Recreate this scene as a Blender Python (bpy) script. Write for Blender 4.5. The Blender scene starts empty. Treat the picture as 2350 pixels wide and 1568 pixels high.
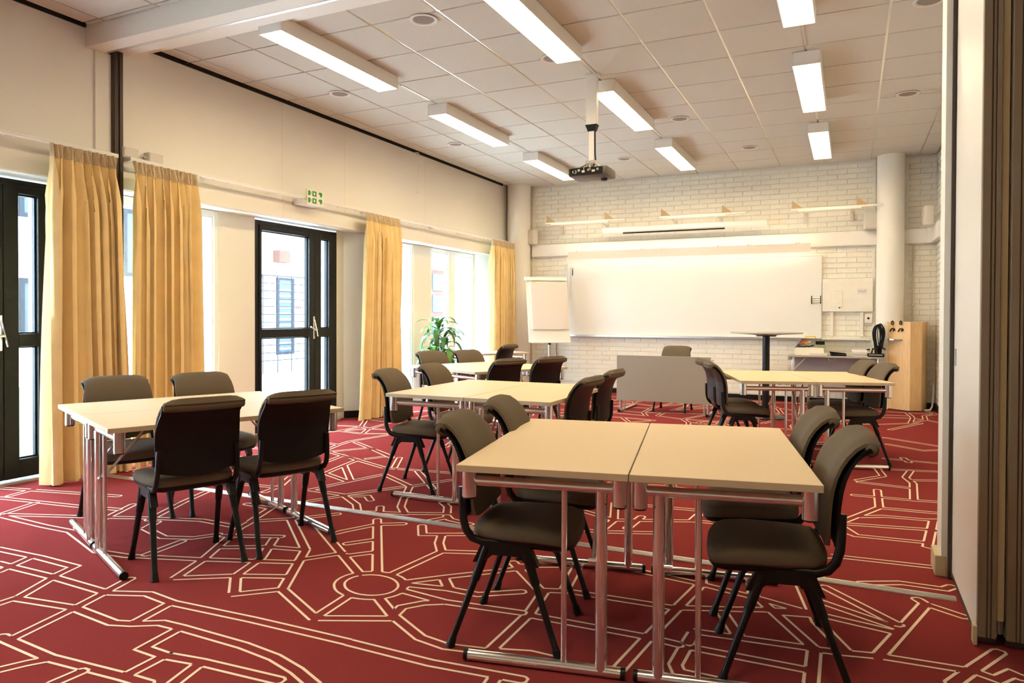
import bpy, bmesh, math, random
import numpy as np
from mathutils import Vector, Matrix
random.seed(7)
SC = bpy.context.scene
COL = SC.collection
PI = math.pi

# ---------------------------------------------------------------- camera
cam = bpy.data.cameras.new('camera')
cam.sensor_width = 36.0
cam.lens = 1648.1 / 2350 * 36
cam.shift_y = -35.9 / 2350
cam.clip_start = 0.05
cam_o = bpy.data.objects.new('camera', cam)
COL.objects.link(cam_o)
_y, _p, _r = 0.4408, 0.0123, 0.0035
_f = Vector((-math.sin(_y) * math.cos(_p), math.cos(_y) * math.cos(_p), -math.sin(_p)))
_rt = Vector((math.cos(_y), math.sin(_y), 0))
_up = _rt.cross(_f)
_x = _rt * math.cos(_r) + _up * math.sin(_r)
_u = -_rt * math.sin(_r) + _up * math.cos(_r)
cam_o.matrix_world = Matrix(((_x.x, _u.x, -_f.x, 0), (_x.y, _u.y, -_f.y, 0), (_x.z, _u.z, -_f.z, 1.24), (0, 0, 0, 1)))
SC.camera = cam_o

# ---------------------------------------------------------------- world, exposure
SKY = 16.0          # overcast daylight strength
LAMP = 14.0        # ceiling fixtures
BOARD_LAMP = 7.0  # lamp above the whiteboard
WARM = (1.0, 0.79, 0.48)
world = bpy.data.worlds.new('overcast_sky')
SC.world = world
world.use_nodes = True
bg = world.node_tree.nodes['Background']
bg.inputs[0].default_value = (0.66, 0.83, 1.0, 1)
bg.inputs[1].default_value = SKY
SC.view_settings.view_transform = 'Standard'
SC.view_settings.look = 'None'
SC.view_settings.exposure = 1.35
SC.view_settings.gamma = 1.0
SC.view_settings.use_curve_mapping = False

# light portals in the glazed openings (they emit nothing, they only guide daylight sampling)
for (py0, py1, pz0, pz1) in ((0.3, 1.9, 0.1, 2.24), (2.25, 3.55, 0.1, 2.24), (3.75, 5.11, 0.1, 2.24), (5.61, 6.91, 0.1, 2.24), (7.55, 8.6, 0.1, 2.24), (9.05, 10.4, 0.1, 2.24)):
    pl = bpy.data.lights.new('daylight_portal', 'AREA')
    pl.shape = 'RECTANGLE'
    pl.size = pz1 - pz0
    pl.size_y = py1 - py0
    pl.cycles.is_portal = True
    po = bpy.data.objects.new('daylight_portal', pl)
    COL.objects.link(po)
    po.location = (-5.80, (py0 + py1) / 2, (pz0 + pz1) / 2)
    po.rotation_euler = (0, -PI / 2, 0)

# ---------------------------------------------------------------- materials
def srgb(r, g, b):
    def c(v):
        v /= 255.0
        return v / 12.92 if v <= 0.04045 else ((v + 0.055) / 1.055) ** 2.4
    return (c(r), c(g), c(b), 1)

MATS = {}
def mat(name, col, rough=0.5, metal=0.0, var=0.0, vscale=20.0, bump=0.0, bscale=60.0, coat=0.0, stretch=None, sheen=0.0, spec=0.5):
    m = bpy.data.materials.new(name)
    m.use_nodes = True
    nt = m.node_tree
    b = nt.nodes['Principled BSDF']
    col = tuple(col[:3]) + (1,)
    b.inputs['Base Color'].default_value = col
    b.inputs['Roughness'].default_value = rough
    b.inputs['Metallic'].default_value = metal
    b.inputs['Coat Weight'].default_value = coat
    b.inputs['Specular IOR Level'].default_value = spec
    if sheen:
        b.inputs['Sheen Weight'].default_value = sheen
    if var or bump:
        tc = nt.nodes.new('ShaderNodeTexCoord')
        mp = nt.nodes.new('ShaderNodeMapping')
        nt.links.new(tc.outputs['Object'], mp.inputs[0])
        if stretch:
            mp.inputs['Scale'].default_value = stretch
    if var:
        n = nt.nodes.new('ShaderNodeTexNoise')
        n.inputs['Scale'].default_value = vscale
        n.inputs['Detail'].default_value = 5
        nt.links.new(mp.outputs[0], n.inputs['Vector'])
        r = nt.nodes.new('ShaderNodeValToRGB')
        r.color_ramp.elements[0].position = 0.3
        r.color_ramp.elements[1].position = 0.7
        r.color_ramp.elements[0].color = tuple(max(0, c * (1 - var)) for c in col[:3]) + (1,)
        r.color_ramp.elements[1].color = tuple(min(1, c * (1 + var)) for c in col[:3]) + (1,)
        nt.links.new(n.outputs['Fac'], r.inputs[0])
        nt.links.new(r.outputs[0], b.inputs['Base Color'])
    if bump:
        n2 = nt.nodes.new('ShaderNodeTexNoise')
        n2.inputs['Scale'].default_value = bscale
        n2.inputs['Detail'].default_value = 3
        nt.links.new(mp.outputs[0], n2.inputs['Vector'])
        bp = nt.nodes.new('ShaderNodeBump')
        bp.inputs['Strength'].default_value = bump
        bp.inputs['Distance'].default_value = 0.01
        nt.links.new(n2.outputs['Fac'], bp.inputs['Height'])
        nt.links.new(bp.outputs[0], b.inputs['Normal'])
    MATS[name] = m
    return m

def emit(name, col, strength):
    m = bpy.data.materials.new(name)
    m.use_nodes = True
    nt = m.node_tree
    nt.nodes.remove(nt.nodes['Principled BSDF'])
    e = nt.nodes.new('ShaderNodeEmission')
    e.inputs[0].default_value = tuple(col[:3]) + (1,)
    e.inputs[1].default_value = strength
    nt.links.new(e.outputs[0], nt.nodes['Material Output'].inputs[0])
    MATS[name] = m
    return m

def glass(name, tint=(0.96, 0.99, 1.0), refl=0.06):
    m = bpy.data.materials.new(name)
    m.use_nodes = True
    nt = m.node_tree
    nt.nodes.remove(nt.nodes['Principled BSDF'])
    t = nt.nodes.new('ShaderNodeBsdfTransparent')
    t.inputs[0].default_value = tint + (1,)
    g = nt.nodes.new('ShaderNodeBsdfGlossy')
    g.inputs['Roughness'].default_value = 0.02
    mx = nt.nodes.new('ShaderNodeMixShader')
    mx.inputs[0].default_value = refl
    nt.links.new(t.outputs[0], mx.inputs[1])
    nt.links.new(g.outputs[0], mx.inputs[2])
    nt.links.new(mx.outputs[0], nt.nodes['Material Output'].inputs[0])
    MATS[name] = m
    return m

def cloth(name, col, trans):
    m = mat(name, col, rough=0.9, var=0.06, vscale=6, bump=0.15, bscale=300)
    nt = m.node_tree
    b = nt.nodes['Principled BSDF']
    t = nt.nodes.new('ShaderNodeBsdfTranslucent')
    t.inputs[0].default_value = tuple(col[:3]) + (1,)
    mx = nt.nodes.new('ShaderNodeMixShader')
    mx.inputs[0].default_value = trans
    nt.links.new(b.outputs[0], mx.inputs[1])
    nt.links.new(t.outputs[0], mx.inputs[2])
    nt.links.new(mx.outputs[0], nt.nodes['Material Output'].inputs[0])
    return m

mat('carpet', (0.228, 0.037, 0.036), rough=1.0, var=0.14, vscale=260, bump=0.3, bscale=700, spec=0.0)
mat('carpet_line', (0.78, 0.60, 0.44), rough=1.0, var=0.10, vscale=300, spec=0.0)
mat('wall_paint', (0.80, 0.765, 0.685), rough=0.6, bump=0.02, bscale=200)
mat('panel_paint', (0.78, 0.755, 0.68), rough=0.45)
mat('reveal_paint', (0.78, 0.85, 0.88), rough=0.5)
mat('brick_paint', (0.785, 0.745, 0.645), rough=0.6, bump=0.35, bscale=38, var=0.03, vscale=8)
mat('mortar_paint', (0.76, 0.72, 0.62), rough=0.7)
mat('tile_board', (0.58, 0.54, 0.465), rough=0.9, var=0.03, vscale=120, bump=0.08, bscale=400)
mat('runner_metal', (0.72, 0.66, 0.60), rough=0.18, metal=0.9)
mat('runner_dark', (0.26, 0.22, 0.18), rough=0.6)
mat('void_black', (0.012, 0.01, 0.009), rough=0.9)
mat('white_frame', (0.82, 0.82, 0.80), rough=0.4)
mat('white_metal', (0.80, 0.77, 0.72), rough=0.4)
mat('white_gloss', (0.90, 0.88, 0.83), rough=0.3)
mat('clamp_tan', (0.50, 0.36, 0.19), rough=0.6)
mat('sticker_pink', (0.30, 0.09, 0.06), rough=0.7)
mat('beige_plastic', (0.66, 0.60, 0.53), rough=0.5)
mat('black_frame', (0.007, 0.0075, 0.009), rough=0.4, spec=0.3)
mat('black_plastic', (0.006, 0.0055, 0.0055), rough=0.42, spec=0.25)
mat('black_steel', (0.007, 0.0065, 0.0065), rough=0.32, spec=0.3)
mat('brown_post', (0.055, 0.030, 0.018), rough=0.5)
mat('chair_fabric', (0.128, 0.098, 0.066), rough=0.85, var=0.10, vscale=500, bump=0.2, bscale=900, spec=0.15)
mat('table_top', (0.68, 0.535, 0.35), rough=0.5, spec=0.09, var=0.03, vscale=60, stretch=(8, 1, 1))
mat('table_edge', (0.52, 0.41, 0.275), rough=0.45)
mat('chrome', (0.84, 0.82, 0.79), rough=0.12, metal=0.88)
mat('steel', (0.55, 0.54, 0.52), rough=0.3, metal=1.0)
mat('aluminium', (0.70, 0.68, 0.64), rough=0.38, metal=0.85, bump=0.1, bscale=200, stretch=(1, 40, 1))
cloth('curtain_cloth', (0.92, 0.70, 0.34), 0.12)
cloth('curtain_head', (0.66, 0.52, 0.33), 0.08)
mat('whiteboard', (0.75, 0.73, 0.68), rough=0.22)
mat('paper', (0.68, 0.62, 0.575), rough=0.8)
mat('grey_laminate', (0.30, 0.255, 0.20), rough=0.55, var=0.03, vscale=90)
mat('grey_felt', (0.42, 0.38, 0.36), rough=0.95, var=0.12, vscale=300)
mat('lectern_wood', (0.74, 0.48, 0.22), rough=0.42, var=0.10, vscale=5, stretch=(14, 14, 1))
mat('grey_table', (0.38, 0.36, 0.33), rough=0.4)
mat('leaf', (0.035, 0.14, 0.016), rough=0.4, var=0.35, vscale=14)
mat('leaf_light', (0.09, 0.24, 0.03), rough=0.4, var=0.3, vscale=14)
mat('plant_stem', (0.20, 0.13, 0.07), rough=0.8, bump=0.3, bscale=80)
mat('pot_white', (0.75, 0.74, 0.72), rough=0.4)
mat('soil', (0.05, 0.033, 0.022), rough=1.0)
mat('projector_grey', (0.10, 0.085, 0.07), rough=0.45)
mat('exit_green', srgb(28, 138, 60), rough=0.5)
mat('exit_white', (0.80, 0.80, 0.66), rough=0.5)
mat('yellow', (0.75, 0.52, 0.06), rough=0.5)
mat('red', (0.55, 0.05, 0.03), rough=0.5)
mat('green_bit', (0.25, 0.5, 0.1), rough=0.5)
mat('cream_plastic', (0.80, 0.74, 0.60), rough=0.45)
mat('blue_print', (0.25, 0.35, 0.62), rough=0.7)
mat('dark_grille', (0.24, 0.205, 0.17), rough=0.8)
mat('partition_edge', (0.20, 0.145, 0.09), rough=0.45)
mat('partition_seal', (0.045, 0.03, 0.02), rough=0.6)
mat('partition_strip', (0.52, 0.42, 0.24), rough=0.5)
mat('partition_face', (0.74, 0.68, 0.61), rough=0.42)
mat('facade', (0.62, 0.62, 0.60), rough=0.9, var=0.02, vscale=3)
mat('facade_dark', (0.012, 0.014, 0.019), rough=0.8, spec=0.1)
mat('facade_window', (0.035, 0.045, 0.055), rough=0.7, spec=0.1)
mat('facade_brown', (0.06, 0.028, 0.02), rough=0.8, spec=0.1)
mat('facade_slat', (0.16, 0.15, 0.10), rough=0.9, spec=0.1)
mat('lawn', (0.035, 0.062, 0.013), rough=1.0, var=0.3, vscale=12)
mat('paving', (0.62, 0.61, 0.59), rough=0.9, var=0.05, vscale=4)
glass('pane_glass')
emit('tube_light', WARM, LAMP)
emit('board_tube', (1.0, 0.82, 0.58), BOARD_LAMP)

# ---------------------------------------------------------------- mesh helpers
class MB:
    """collects shapes; build() links them as ONE mesh object"""
    def __init__(s):
        s.v = []; s.f = []
    def add(s, vs, fs):
        o = len(s.v)
        s.v += [tuple(p) for p in vs]
        s.f += [tuple(i + o for i in f) for f in fs]
        return s
    def box(s, x0, x1, y0, y1, z0, z1):
        return s.add([(x0, y0, z0), (x1, y0, z0), (x1, y1, z0), (x0, y1, z0), (x0, y0, z1), (x1, y0, z1), (x1, y1, z1), (x0, y1, z1)],
                     [(0, 3, 2, 1), (4, 5, 6, 7), (0, 1, 5, 4), (1, 2, 6, 5), (2, 3, 7, 6), (3, 0, 4, 7)])
    def bbox(s, x0, x1, y0, y1, z0, z1, r=0.004):
        """box with chamfered edges"""
        r = min(r, (x1 - x0) * .49, (y1 - y0) * .49, (z1 - z0) * .49)
        bm = bmesh.new()
        bmesh.ops.create_cube(bm, size=1)
        for v in bm.verts:
            v.co = Vector(((x0 + x1) / 2 + v.co.x * (x1 - x0), (y0 + y1) / 2 + v.co.y * (y1 - y0), (z0 + z1) / 2 + v.co.z * (z1 - z0)))
        bmesh.ops.bevel(bm, geom=bm.edges[:], offset=r, segments=2, affect='EDGES', profile=0.5)
        bm.verts.index_update()
        s.add([v.co[:] for v in bm.verts], [[v.index for v in f.verts] for f in bm.faces])
        bm.free()
        return s
    def prism(s, poly, z0, z1):
        n = len(poly)
        vs = [(x, y, z0) for x, y in poly] + [(x, y, z1) for x, y in poly]
        fs = [tuple(range(n - 1, -1, -1)), tuple(range(n, 2 * n))] + [(i, (i + 1) % n, n + (i + 1) % n, n + i) for i in range(n)]
        return s.add(vs, fs)
    def tube(s, pts, r, n=10, cap=True, flat=1.0):
        pts = [Vector(p) for p in pts]
        rs = r if isinstance(r, (list, tuple)) else [r] * len(pts)
        rings = []
        prev = None
        for i, p in enumerate(pts):
            if i == 0: d = pts[1] - p
            elif i == len(pts) - 1: d = p - pts[i - 1]
            else: d = (pts[i + 1] - p).normalized() + (p - pts[i - 1]).normalized()
            d.normalize()
            if prev is None:
                a = Vector((0, 0, 1)) if abs(d.z) < .9 else Vector((0, 1, 0))
                u = d.cross(a).normalized()
            else:
                u = (prev - d * prev.dot(d)).normalized()
            prev = u
            w = d.cross(u)
            rings.append([p + (u * math.cos(2 * PI * k / n) + w * flat * math.sin(2 * PI * k / n)) * rs[i] for k in range(n)])
        vs = [q for rg in rings for q in rg]
        fs = []
        for i in range(len(rings) - 1):
            for k in range(n):
                a = i * n + k; b = i * n + (k + 1) % n
                fs.append((a, b, b + n, a + n))
        if cap:
            fs.append(tuple(range(n - 1, -1, -1)))
            fs.append(tuple(range((len(rings) - 1) * n, len(rings) * n)))
        return s.add(vs, fs)
    def lathe(s, prof, cx=0, cy=0, n=32):
        vs = []; fs = []
        for r, z in prof:
            for k in range(n):
                vs.append((cx + r * math.cos(2 * PI * k / n), cy + r * math.sin(2 * PI * k / n), z))
        for i in range(len(prof) - 1):
            for k in range(n):
                a = i * n + k; b = i * n + (k + 1) % n
                fs.append((a, b, b + n, a + n))
        fs.append(tuple(range(n - 1, -1, -1)))
        fs.append(tuple(range((len(prof) - 1) * n, len(prof) * n)))
        return s.add(vs, fs)
    def grid_solid(s, front, back):
        """closed solid from two equal point grids"""
        R = len(front); Cn = len(front[0])
        vs = [p for row in front for p in row] + [p for row in back for p in row]
        N = R * Cn
        fs = []
        for i in range(R - 1):
            for j in range(Cn - 1):
                a = i * Cn + j
                fs.append((a, a + 1, a + Cn + 1, a + Cn))
                fs.append((N + a, N + a + Cn, N + a + Cn + 1, N + a + 1))
        for i in range(R - 1):
            a = i * Cn; b = (i + 1) * Cn
            fs.append((a, b, N + b, N + a))
            a += Cn - 1; b += Cn - 1
            fs.append((a, N + a, N + b, b))
        for j in range(Cn - 1):
            fs.append((j, N + j, N + j + 1, j + 1))
            a = (R - 1) * Cn + j
            fs.append((a, a + 1, N + a + 1, N + a))
        return s.add(vs, fs)
    def mesh(s, name, m, smooth=0):
        me = bpy.data.meshes.new(name)
        me.from_pydata(s.v, [], s.f)
        me.materials.append(MATS[m])
        bm = bmesh.new(); bm.from_mesh(me)
        bmesh.ops.recalc_face_normals(bm, faces=bm.faces[:])
        bm.to_mesh(me); bm.free()
        if smooth:
            me.shade_smooth()
            me.set_sharp_from_angle(angle=math.radians(smooth))
        return me
    def build(s, name, m, parent=None, smooth=0):
        return link(name, s.mesh(name, m, smooth), parent)

def link(name, data, parent=None, loc=None, rz=0):
    o = bpy.data.objects.new(name, data)
    COL.objects.link(o)
    if parent is not None: o.parent = parent
    if loc is not None: o.location = loc
    if rz: o.rotation_euler = (0, 0, rz)
    return o
def tag(o, label, cat, group=None):
    o['label'] = label; o['category'] = cat
    if group: o['group'] = group
    return o
def thing(name, label, cat, loc=(0, 0, 0), rz=0, group=None):
    o = link(name, None, None, loc, rz)
    o.empty_display_size = 0.1
    return tag(o, label, cat, group)
def struct(o):
    o['kind'] = 'structure'
    return o
def stuff(o):
    o['kind'] = 'stuff'
    return o
def dup(o, parent=None):
    c = o.copy()
    COL.objects.link(c)
    c.parent = parent
    for ch in list(o.children):
        dup(ch, c)
    return c

# ================================================================ the setting
H = 3.488          # ceiling tiles, underside
YB = 11.41         # back wall
XL = -5.41         # left wall, upper face
XO = -5.60         # plane of the doors and windows in the recess
XR = 1.06          # right wall of the far room

# ---- floor: wall-to-wall carpet with a printed street-plan pattern
floor = struct(MB().box(XO, 2.6, -3.0, YB, -0.12, 0).build('floor', 'carpet'))
STREETS=[[(-2.892,1.646),(-2.96,1.945),(-3.009,2.116),(-3.061,2.283)],
[(-2.959,1.652),(-2.891,1.645),(-2.615,1.624),(-2.249,1.648),(-2.127,1.651)],
[(-2.604,1.62),(-2.644,1.564),(-2.688,1.48)],
[(-2.412,1.615),(-2.418,1.511)],
[(-2.975,1.948),(-3.299,1.902),(-3.3,1.825)],
[(-2.955,1.948),(-2.682,1.921),(-2.598,1.95),(-2.504,2.005),(-2.397,2.008),(-2.056,2),(-1.883,1.979),(-1.742,1.938),(-1.618,1.885)],
[(-2.397,2.004),(-2.375,1.822),(-2.253,1.816),(-2.246,1.655)],
[(-2.253,1.816),(-2.097,1.838),(-1.745,1.859)],
[(-2.09,1.832),(-2.053,1.687)],
[(-2.999,2.116),(-2.819,2.19),(-2.64,2.166),(-2.2,2.187),(-1.718,2.194)],
[(-2.644,2.161),(-2.606,1.956)],
[(-3.02,2.12),(-3.407,2.137),(-3.749,2.135),(-3.861,2.136)],
[(-3.395,2.121),(-3.296,1.917)],
[(-3.412,2.138),(-3.455,2.271),(-3.751,2.28),(-4.099,2.268)],
[(-3.789,2.269),(-3.714,2.061)],
[(-5.509,3.08),(-4.857,3.226),(-4.536,3.295)],
[(-5.206,2.967),(-5.251,3.152)],
[(-5.236,2.908),(-4.536,3.003),(-4.223,3.068)],
[(-4.86,2.936),(-4.779,2.689)],
[(-4.784,2.657),(-4.276,2.633),(-4.036,2.636),(-3.817,2.56),(-3.567,2.472),(-3.371,2.49),(-2.969,2.622)],
[(-4.758,2.677),(-4.139,2.908)],
[(-4.083,2.84),(-4.249,3.192)],
[(-4.123,2.916),(-3.881,3.016),(-3.549,3.124),(-3.25,3.116)],
[(-3.839,2.983),(-4.01,3.385),(-4.114,3.699)],
[(-3.707,2.861),(-3.468,2.789),(-3.309,2.851),(-3.229,2.966)],
[(-3.707,2.861),(-3.763,2.985)],
[(-3.316,2.789),(-3.292,2.541)],
[(-2.877,2.378),(-2.969,2.622),(-3.114,2.901),(-3.219,3.098),(-3.271,3.277)],
[(-2.969,2.622),(-2.514,2.797)],
[(-3.04,2.801),(-2.824,2.914),(-2.605,2.966)],
[(-2.877,2.378),(-2.649,2.521),(-2.419,2.621)],
[(-2.895,3.043),(-2.721,2.766),(-2.642,2.524),(-2.472,2.352)],
[(-2.605,2.966),(-2.322,2.492),(-2.481,2.344)],
[(-2.319,2.488),(-1.974,2.305)],
[(-2.605,2.966),(-3.077,3.372)],
[(-2.883,3.088),(-3.193,2.953)],
[(-1.856,2.77),(-1.844,2.75),(-1.837,2.729),(-1.833,2.707),(-1.832,2.686),(-1.836,2.666),(-1.843,2.646),(-1.853,2.629),(-1.867,2.613),(-1.884,2.599),(-1.902,2.588),(-1.923,2.58),(-1.946,2.575),(-1.97,2.572),(-1.994,2.573),(-2.018,2.578),(-2.042,2.585),(-2.065,2.595),(-2.086,2.608),(-2.105,2.624),(-2.122,2.642),(-2.136,2.661),(-2.146,2.682),(-2.152,2.704),(-2.154,2.727),(-2.152,2.749),(-2.146,2.77),(-2.136,2.79),(-2.122,2.807),(-2.104,2.822),(-2.084,2.835),(-2.061,2.843),(-2.036,2.849),(-2.01,2.85),(-1.984,2.848),(-1.958,2.843),(-1.933,2.834),(-1.91,2.821),(-1.889,2.806),(-1.871,2.789),(-1.856,2.77)],
[(-2.058,2.847),(-2.606,3.604)],
[(-2.125,2.797),(-2.895,3.383)],
[(-1.986,2.864),(-1.944,3.258),(-1.713,3.345)],
[(-1.944,3.258),(-2.029,3.374),(-2.087,3.497)],
[(-1.874,2.804),(-1.74,2.941),(-1.457,3.21)],
[(-1.832,2.714),(-1.589,2.685),(-1.231,2.726)],
[(-1.855,2.782),(-1.644,2.822),(-1.495,2.821),(-1.328,2.939)],
[(-1.731,2.925),(-1.646,2.826)],
[(-1.878,2.604),(-1.704,2.469),(-1.493,2.345),(-1.367,2.323),(-1.23,2.35)],
[(-1.706,2.478),(-1.721,2.557),(-1.661,2.636),(-1.587,2.682)],
[(-2.004,2.565),(-1.982,2.316)],
[(-1.977,2.31),(-1.691,2.444)],
[(-1.716,2.192),(-1.35,2.188),(-1.002,2.222)],
[(-2.515,2.849),(-2.395,3.009)],
[(-2.477,3.14),(-2.381,3.269)],
[(-2.346,2.988),(-2.256,3.091)],
[(-1.161,3.026),(-1.265,2.99),(-1.536,3.274)],
[(-1.166,3.038),(-1.227,3.411)],
[(-1.243,2.99),(-1.204,2.732)],
[(-1.156,3.032),(-0.679,3.055),(-0.413,3.162)],
[(-1.492,3.233),(-1.262,3.35)],
[(-1.205,2.718),(-1.201,2.363)],
[(-1.205,2.718),(-0.7,2.73),(-0.575,2.718)],
[(-1.231,2.348),(-1.167,2.372),(-1.06,2.407),(-0.939,2.404)],
[(-0.7,2.73),(-0.731,2.411)],
[(-0.7,2.73),(-0.66,3.055),(-0.619,3.384),(-0.65,3.57)],
[(-0.619,3.384),(-1.055,3.445)],
[(-1.095,2.195),(-1.088,2.142)],
[(-1.179,4.085),(-1.166,4.377)],
[(-0.554,2.859),(-0.389,2.877),(-0.131,2.903)],
[(-0.546,2.715),(-0.128,2.718)],
[(-0.608,3.381),(-0.353,3.32),(-0.184,3.264)],
[(-0.352,3.309),(-0.113,2.904)],
[(-0.412,3.164),(-0.333,3.198),(-0.135,3.267)],
[(-0.113,2.901),(-0.029,2.913),(0.105,2.944),(0.393,2.961)],
[(-0.113,2.888),(-0.112,2.618)],
[(-0.481,3.101),(-0.384,2.888)],
[(-0.552,2.716),(-0.556,2.555),(-0.534,2.509),(-0.384,2.507)],
[(-0.551,2.741),(-0.546,2.853)],
[(-0.422,3.584),(-0.381,3.339)],
[(-0.203,3.589),(-0.111,3.163),(-0.006,2.932)],
[(-0.105,3.6),(0.186,3.278)],
[(-0.113,3.403),(0.178,3.247)],
[(-0.283,3.192),(-0.08,3.244),(0.166,3.197)],
[(0.303,3.571),(0.1,2.936)],
[(0.303,3.571),(0.273,3.622)],
[(0.303,3.571),(0.439,3.485)],
[(0.394,2.966),(0.51,3.18)],
[(0.394,2.966),(0.32,2.825)],
[(0.399,2.964),(0.466,2.928),(0.518,3.001),(0.549,2.975)],
[(0.05,3.719),(0.221,3.807),(0.399,3.808),(0.436,3.862)],
[(-0.083,4.085),(0.397,4.122)],
[(-0.041,4.69),(0.036,4.528),(0.387,4.554)],
[(-0.027,4.756),(0.418,4.84),(0.489,4.832)],
[(0.469,5.075),(0.387,4.479),(0.448,4.443)],
[(-0.027,4.818),(0.179,5.269),(0.183,5.805)],
[(0.178,5.258),(0.534,5.279)],
[(0.053,4.968),(0.201,5.047),(0.444,5.072),(0.517,5.108)],
[(0.025,5.559),(0.395,5.58),(0.566,5.606)],
[(0.399,5.582),(0.434,6.155),(0.396,6.356),(0.449,6.647)],
[(0.415,6.256),(0.64,6.352)],
[(0.062,6.02),(0.405,5.971)],
[(0.24,6.331),(0.196,6.721)],
[(0.24,6.331),(0.053,6.074)],
[(0.222,6.618),(0.676,6.72)],
[(0.279,7.132),(0.713,7.095)],
[(0.427,7.238),(0.465,7.034)],
[(0.333,7.959),(0.627,7.719),(0.786,7.835)],
[(0.401,8.998),(0.761,9.726)],
[(0.326,8.382),(0.806,8.035)],
[(-0.24,4.778),(0.036,4.528)],
[(-0.186,3.75),(-0.121,3.723)],
[(-0.319,3.915),(-0.083,4.074)],
[(-3.16,3.986),(-2.938,3.832),(-2.83,3.704)],
[(-2.816,3.696),(-2.56,3.778),(-2.301,3.89)],
[(-2.688,3.744),(-2.764,3.856)],
[(-2.514,3.772),(-2.643,3.914),(-2.753,4.117),(-2.897,4.405)],
[(-2.897,4.405),(-2.736,4.723)],
[(-2.907,4.419),(-3.303,4.659)],
[(-3.163,4.002),(-2.934,4.387)],
[(-3.16,3.986),(-3.274,3.757)],
[(-3.17,3.999),(-3.482,4.006)],
[(-3.303,4.659),(-3.393,4.359),(-3.482,4.006)],
[(-3.804,4.798),(-3.405,4.374)],
[(-3.804,4.798),(-3.743,4.487),(-3.411,4.342)],
[(-3.804,4.798),(-3.843,5.028),(-3.449,4.865),(-3.334,4.873)],
[(-3.843,5.028),(-4.081,5.132),(-4.029,4.83)],
[(-2.292,3.908),(-2.37,4.048),(-2.46,4.129)],
[(-2.269,3.863),(-2.207,3.798),(-2.041,3.761)],
[(-2.25,3.817),(-2.328,3.673)],
[(-2.541,3.517),(-2.635,3.324),(-2.653,3.267)],
[(-2.541,3.517),(-2.405,3.597)],
[(-2.291,3.614),(-2.194,3.467),(-1.935,3.593)],
[(-3.252,3.249),(-3.047,3.416),(-2.897,3.599)],
[(-3.598,3.526),(-3.373,3.513),(-3.27,3.24)],
[(-3.803,5.101),(-3.723,5.252)],
[(-3.449,4.865),(-2.822,4.94)],
[(-3.375,4.901),(-3.572,5.271)],
[(-4.426,5.259),(-3.834,5.032)],
[(-4.335,5.182),(-4.098,5.548),(-3.633,5.24)],
[(-4.407,5.731),(-3.662,5.282)],
[(-3.134,4.877),(-2.709,4.422)],
[(-3.109,3.994),(-3.006,4.044),(-2.913,3.956)],
[(-3.743,3.953),(-3.725,3.815)],
[(-4.029,3.927),(-3.748,3.969)],
[(-3.763,4.019),(-3.903,4.276)]]
def street_network():
    polys = [list(p) for p in STREETS]
    rnd = random.Random(11)
    def skip(x, y):
        if y < 3.85: return True
        if -4.3 < x < -1.5 and y < 6.0: return True
        if x > -0.3 and y < 9.3: return True
        return False
    st = 0.38
    nodes = {}
    nx, ny = 18, 20
    for i in range(nx):
        for j in range(ny):
            nodes[i, j] = (-5.5 + i * st + rnd.uniform(-.15, .15), 3.95 + j * st + rnd.uniform(-.15, .15))
    for (i, j), p in nodes.items():
        for d in ((1, 0), (0, 1), (1, 1)):
            q = nodes.get((i + d[0], j + d[1]))
            if q is None or rnd.random() > (.72 if d != (1, 1) else .14): continue
            if skip((p[0] + q[0]) / 2, (p[1] + q[1]) / 2): continue
            if q[0] > XR - .05 or q[1] > YB - .05: continue
            polys.append([p, q])
    for i in range(21):                                          # near floor outside the photograph's field
        for j in range(16):
            p = (-5.45 + i * .39 + rnd.uniform(-.13, .13), -2.8 + j * .41 + rnd.uniform(-.13, .13))
            for d in ((.39, 0), (0, .41), (.39, .41)):
                q = (p[0] + d[0] + rnd.uniform(-.1, .1), p[1] + d[1] + rnd.uniform(-.1, .1))
                if rnd.random() > (.6 if d[0] * d[1] == 0 else .12) or max(p[1], q[1]) > 3.5 or max(p[0], q[0]) > (2.5 if p[1] < 3.0 else .4): continue
                if all(x < -1.785 * y - .1 or x > .18 * y + .12 or -x * .427 + y * .904 < 2.3 for x, y in (p, q)): polys.append([p, q])
    for cx, cy, r in ((-2.9, 7.4, .16), (-1.5, 8.6, .12), (-4.7, 5.2, .14), (-3.7, 10.2, .13)):
        polys.append([(cx + r * math.cos(a * PI / 10), cy + r * math.sin(a * PI / 10)) for a in range(21)])
    return polys

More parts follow.
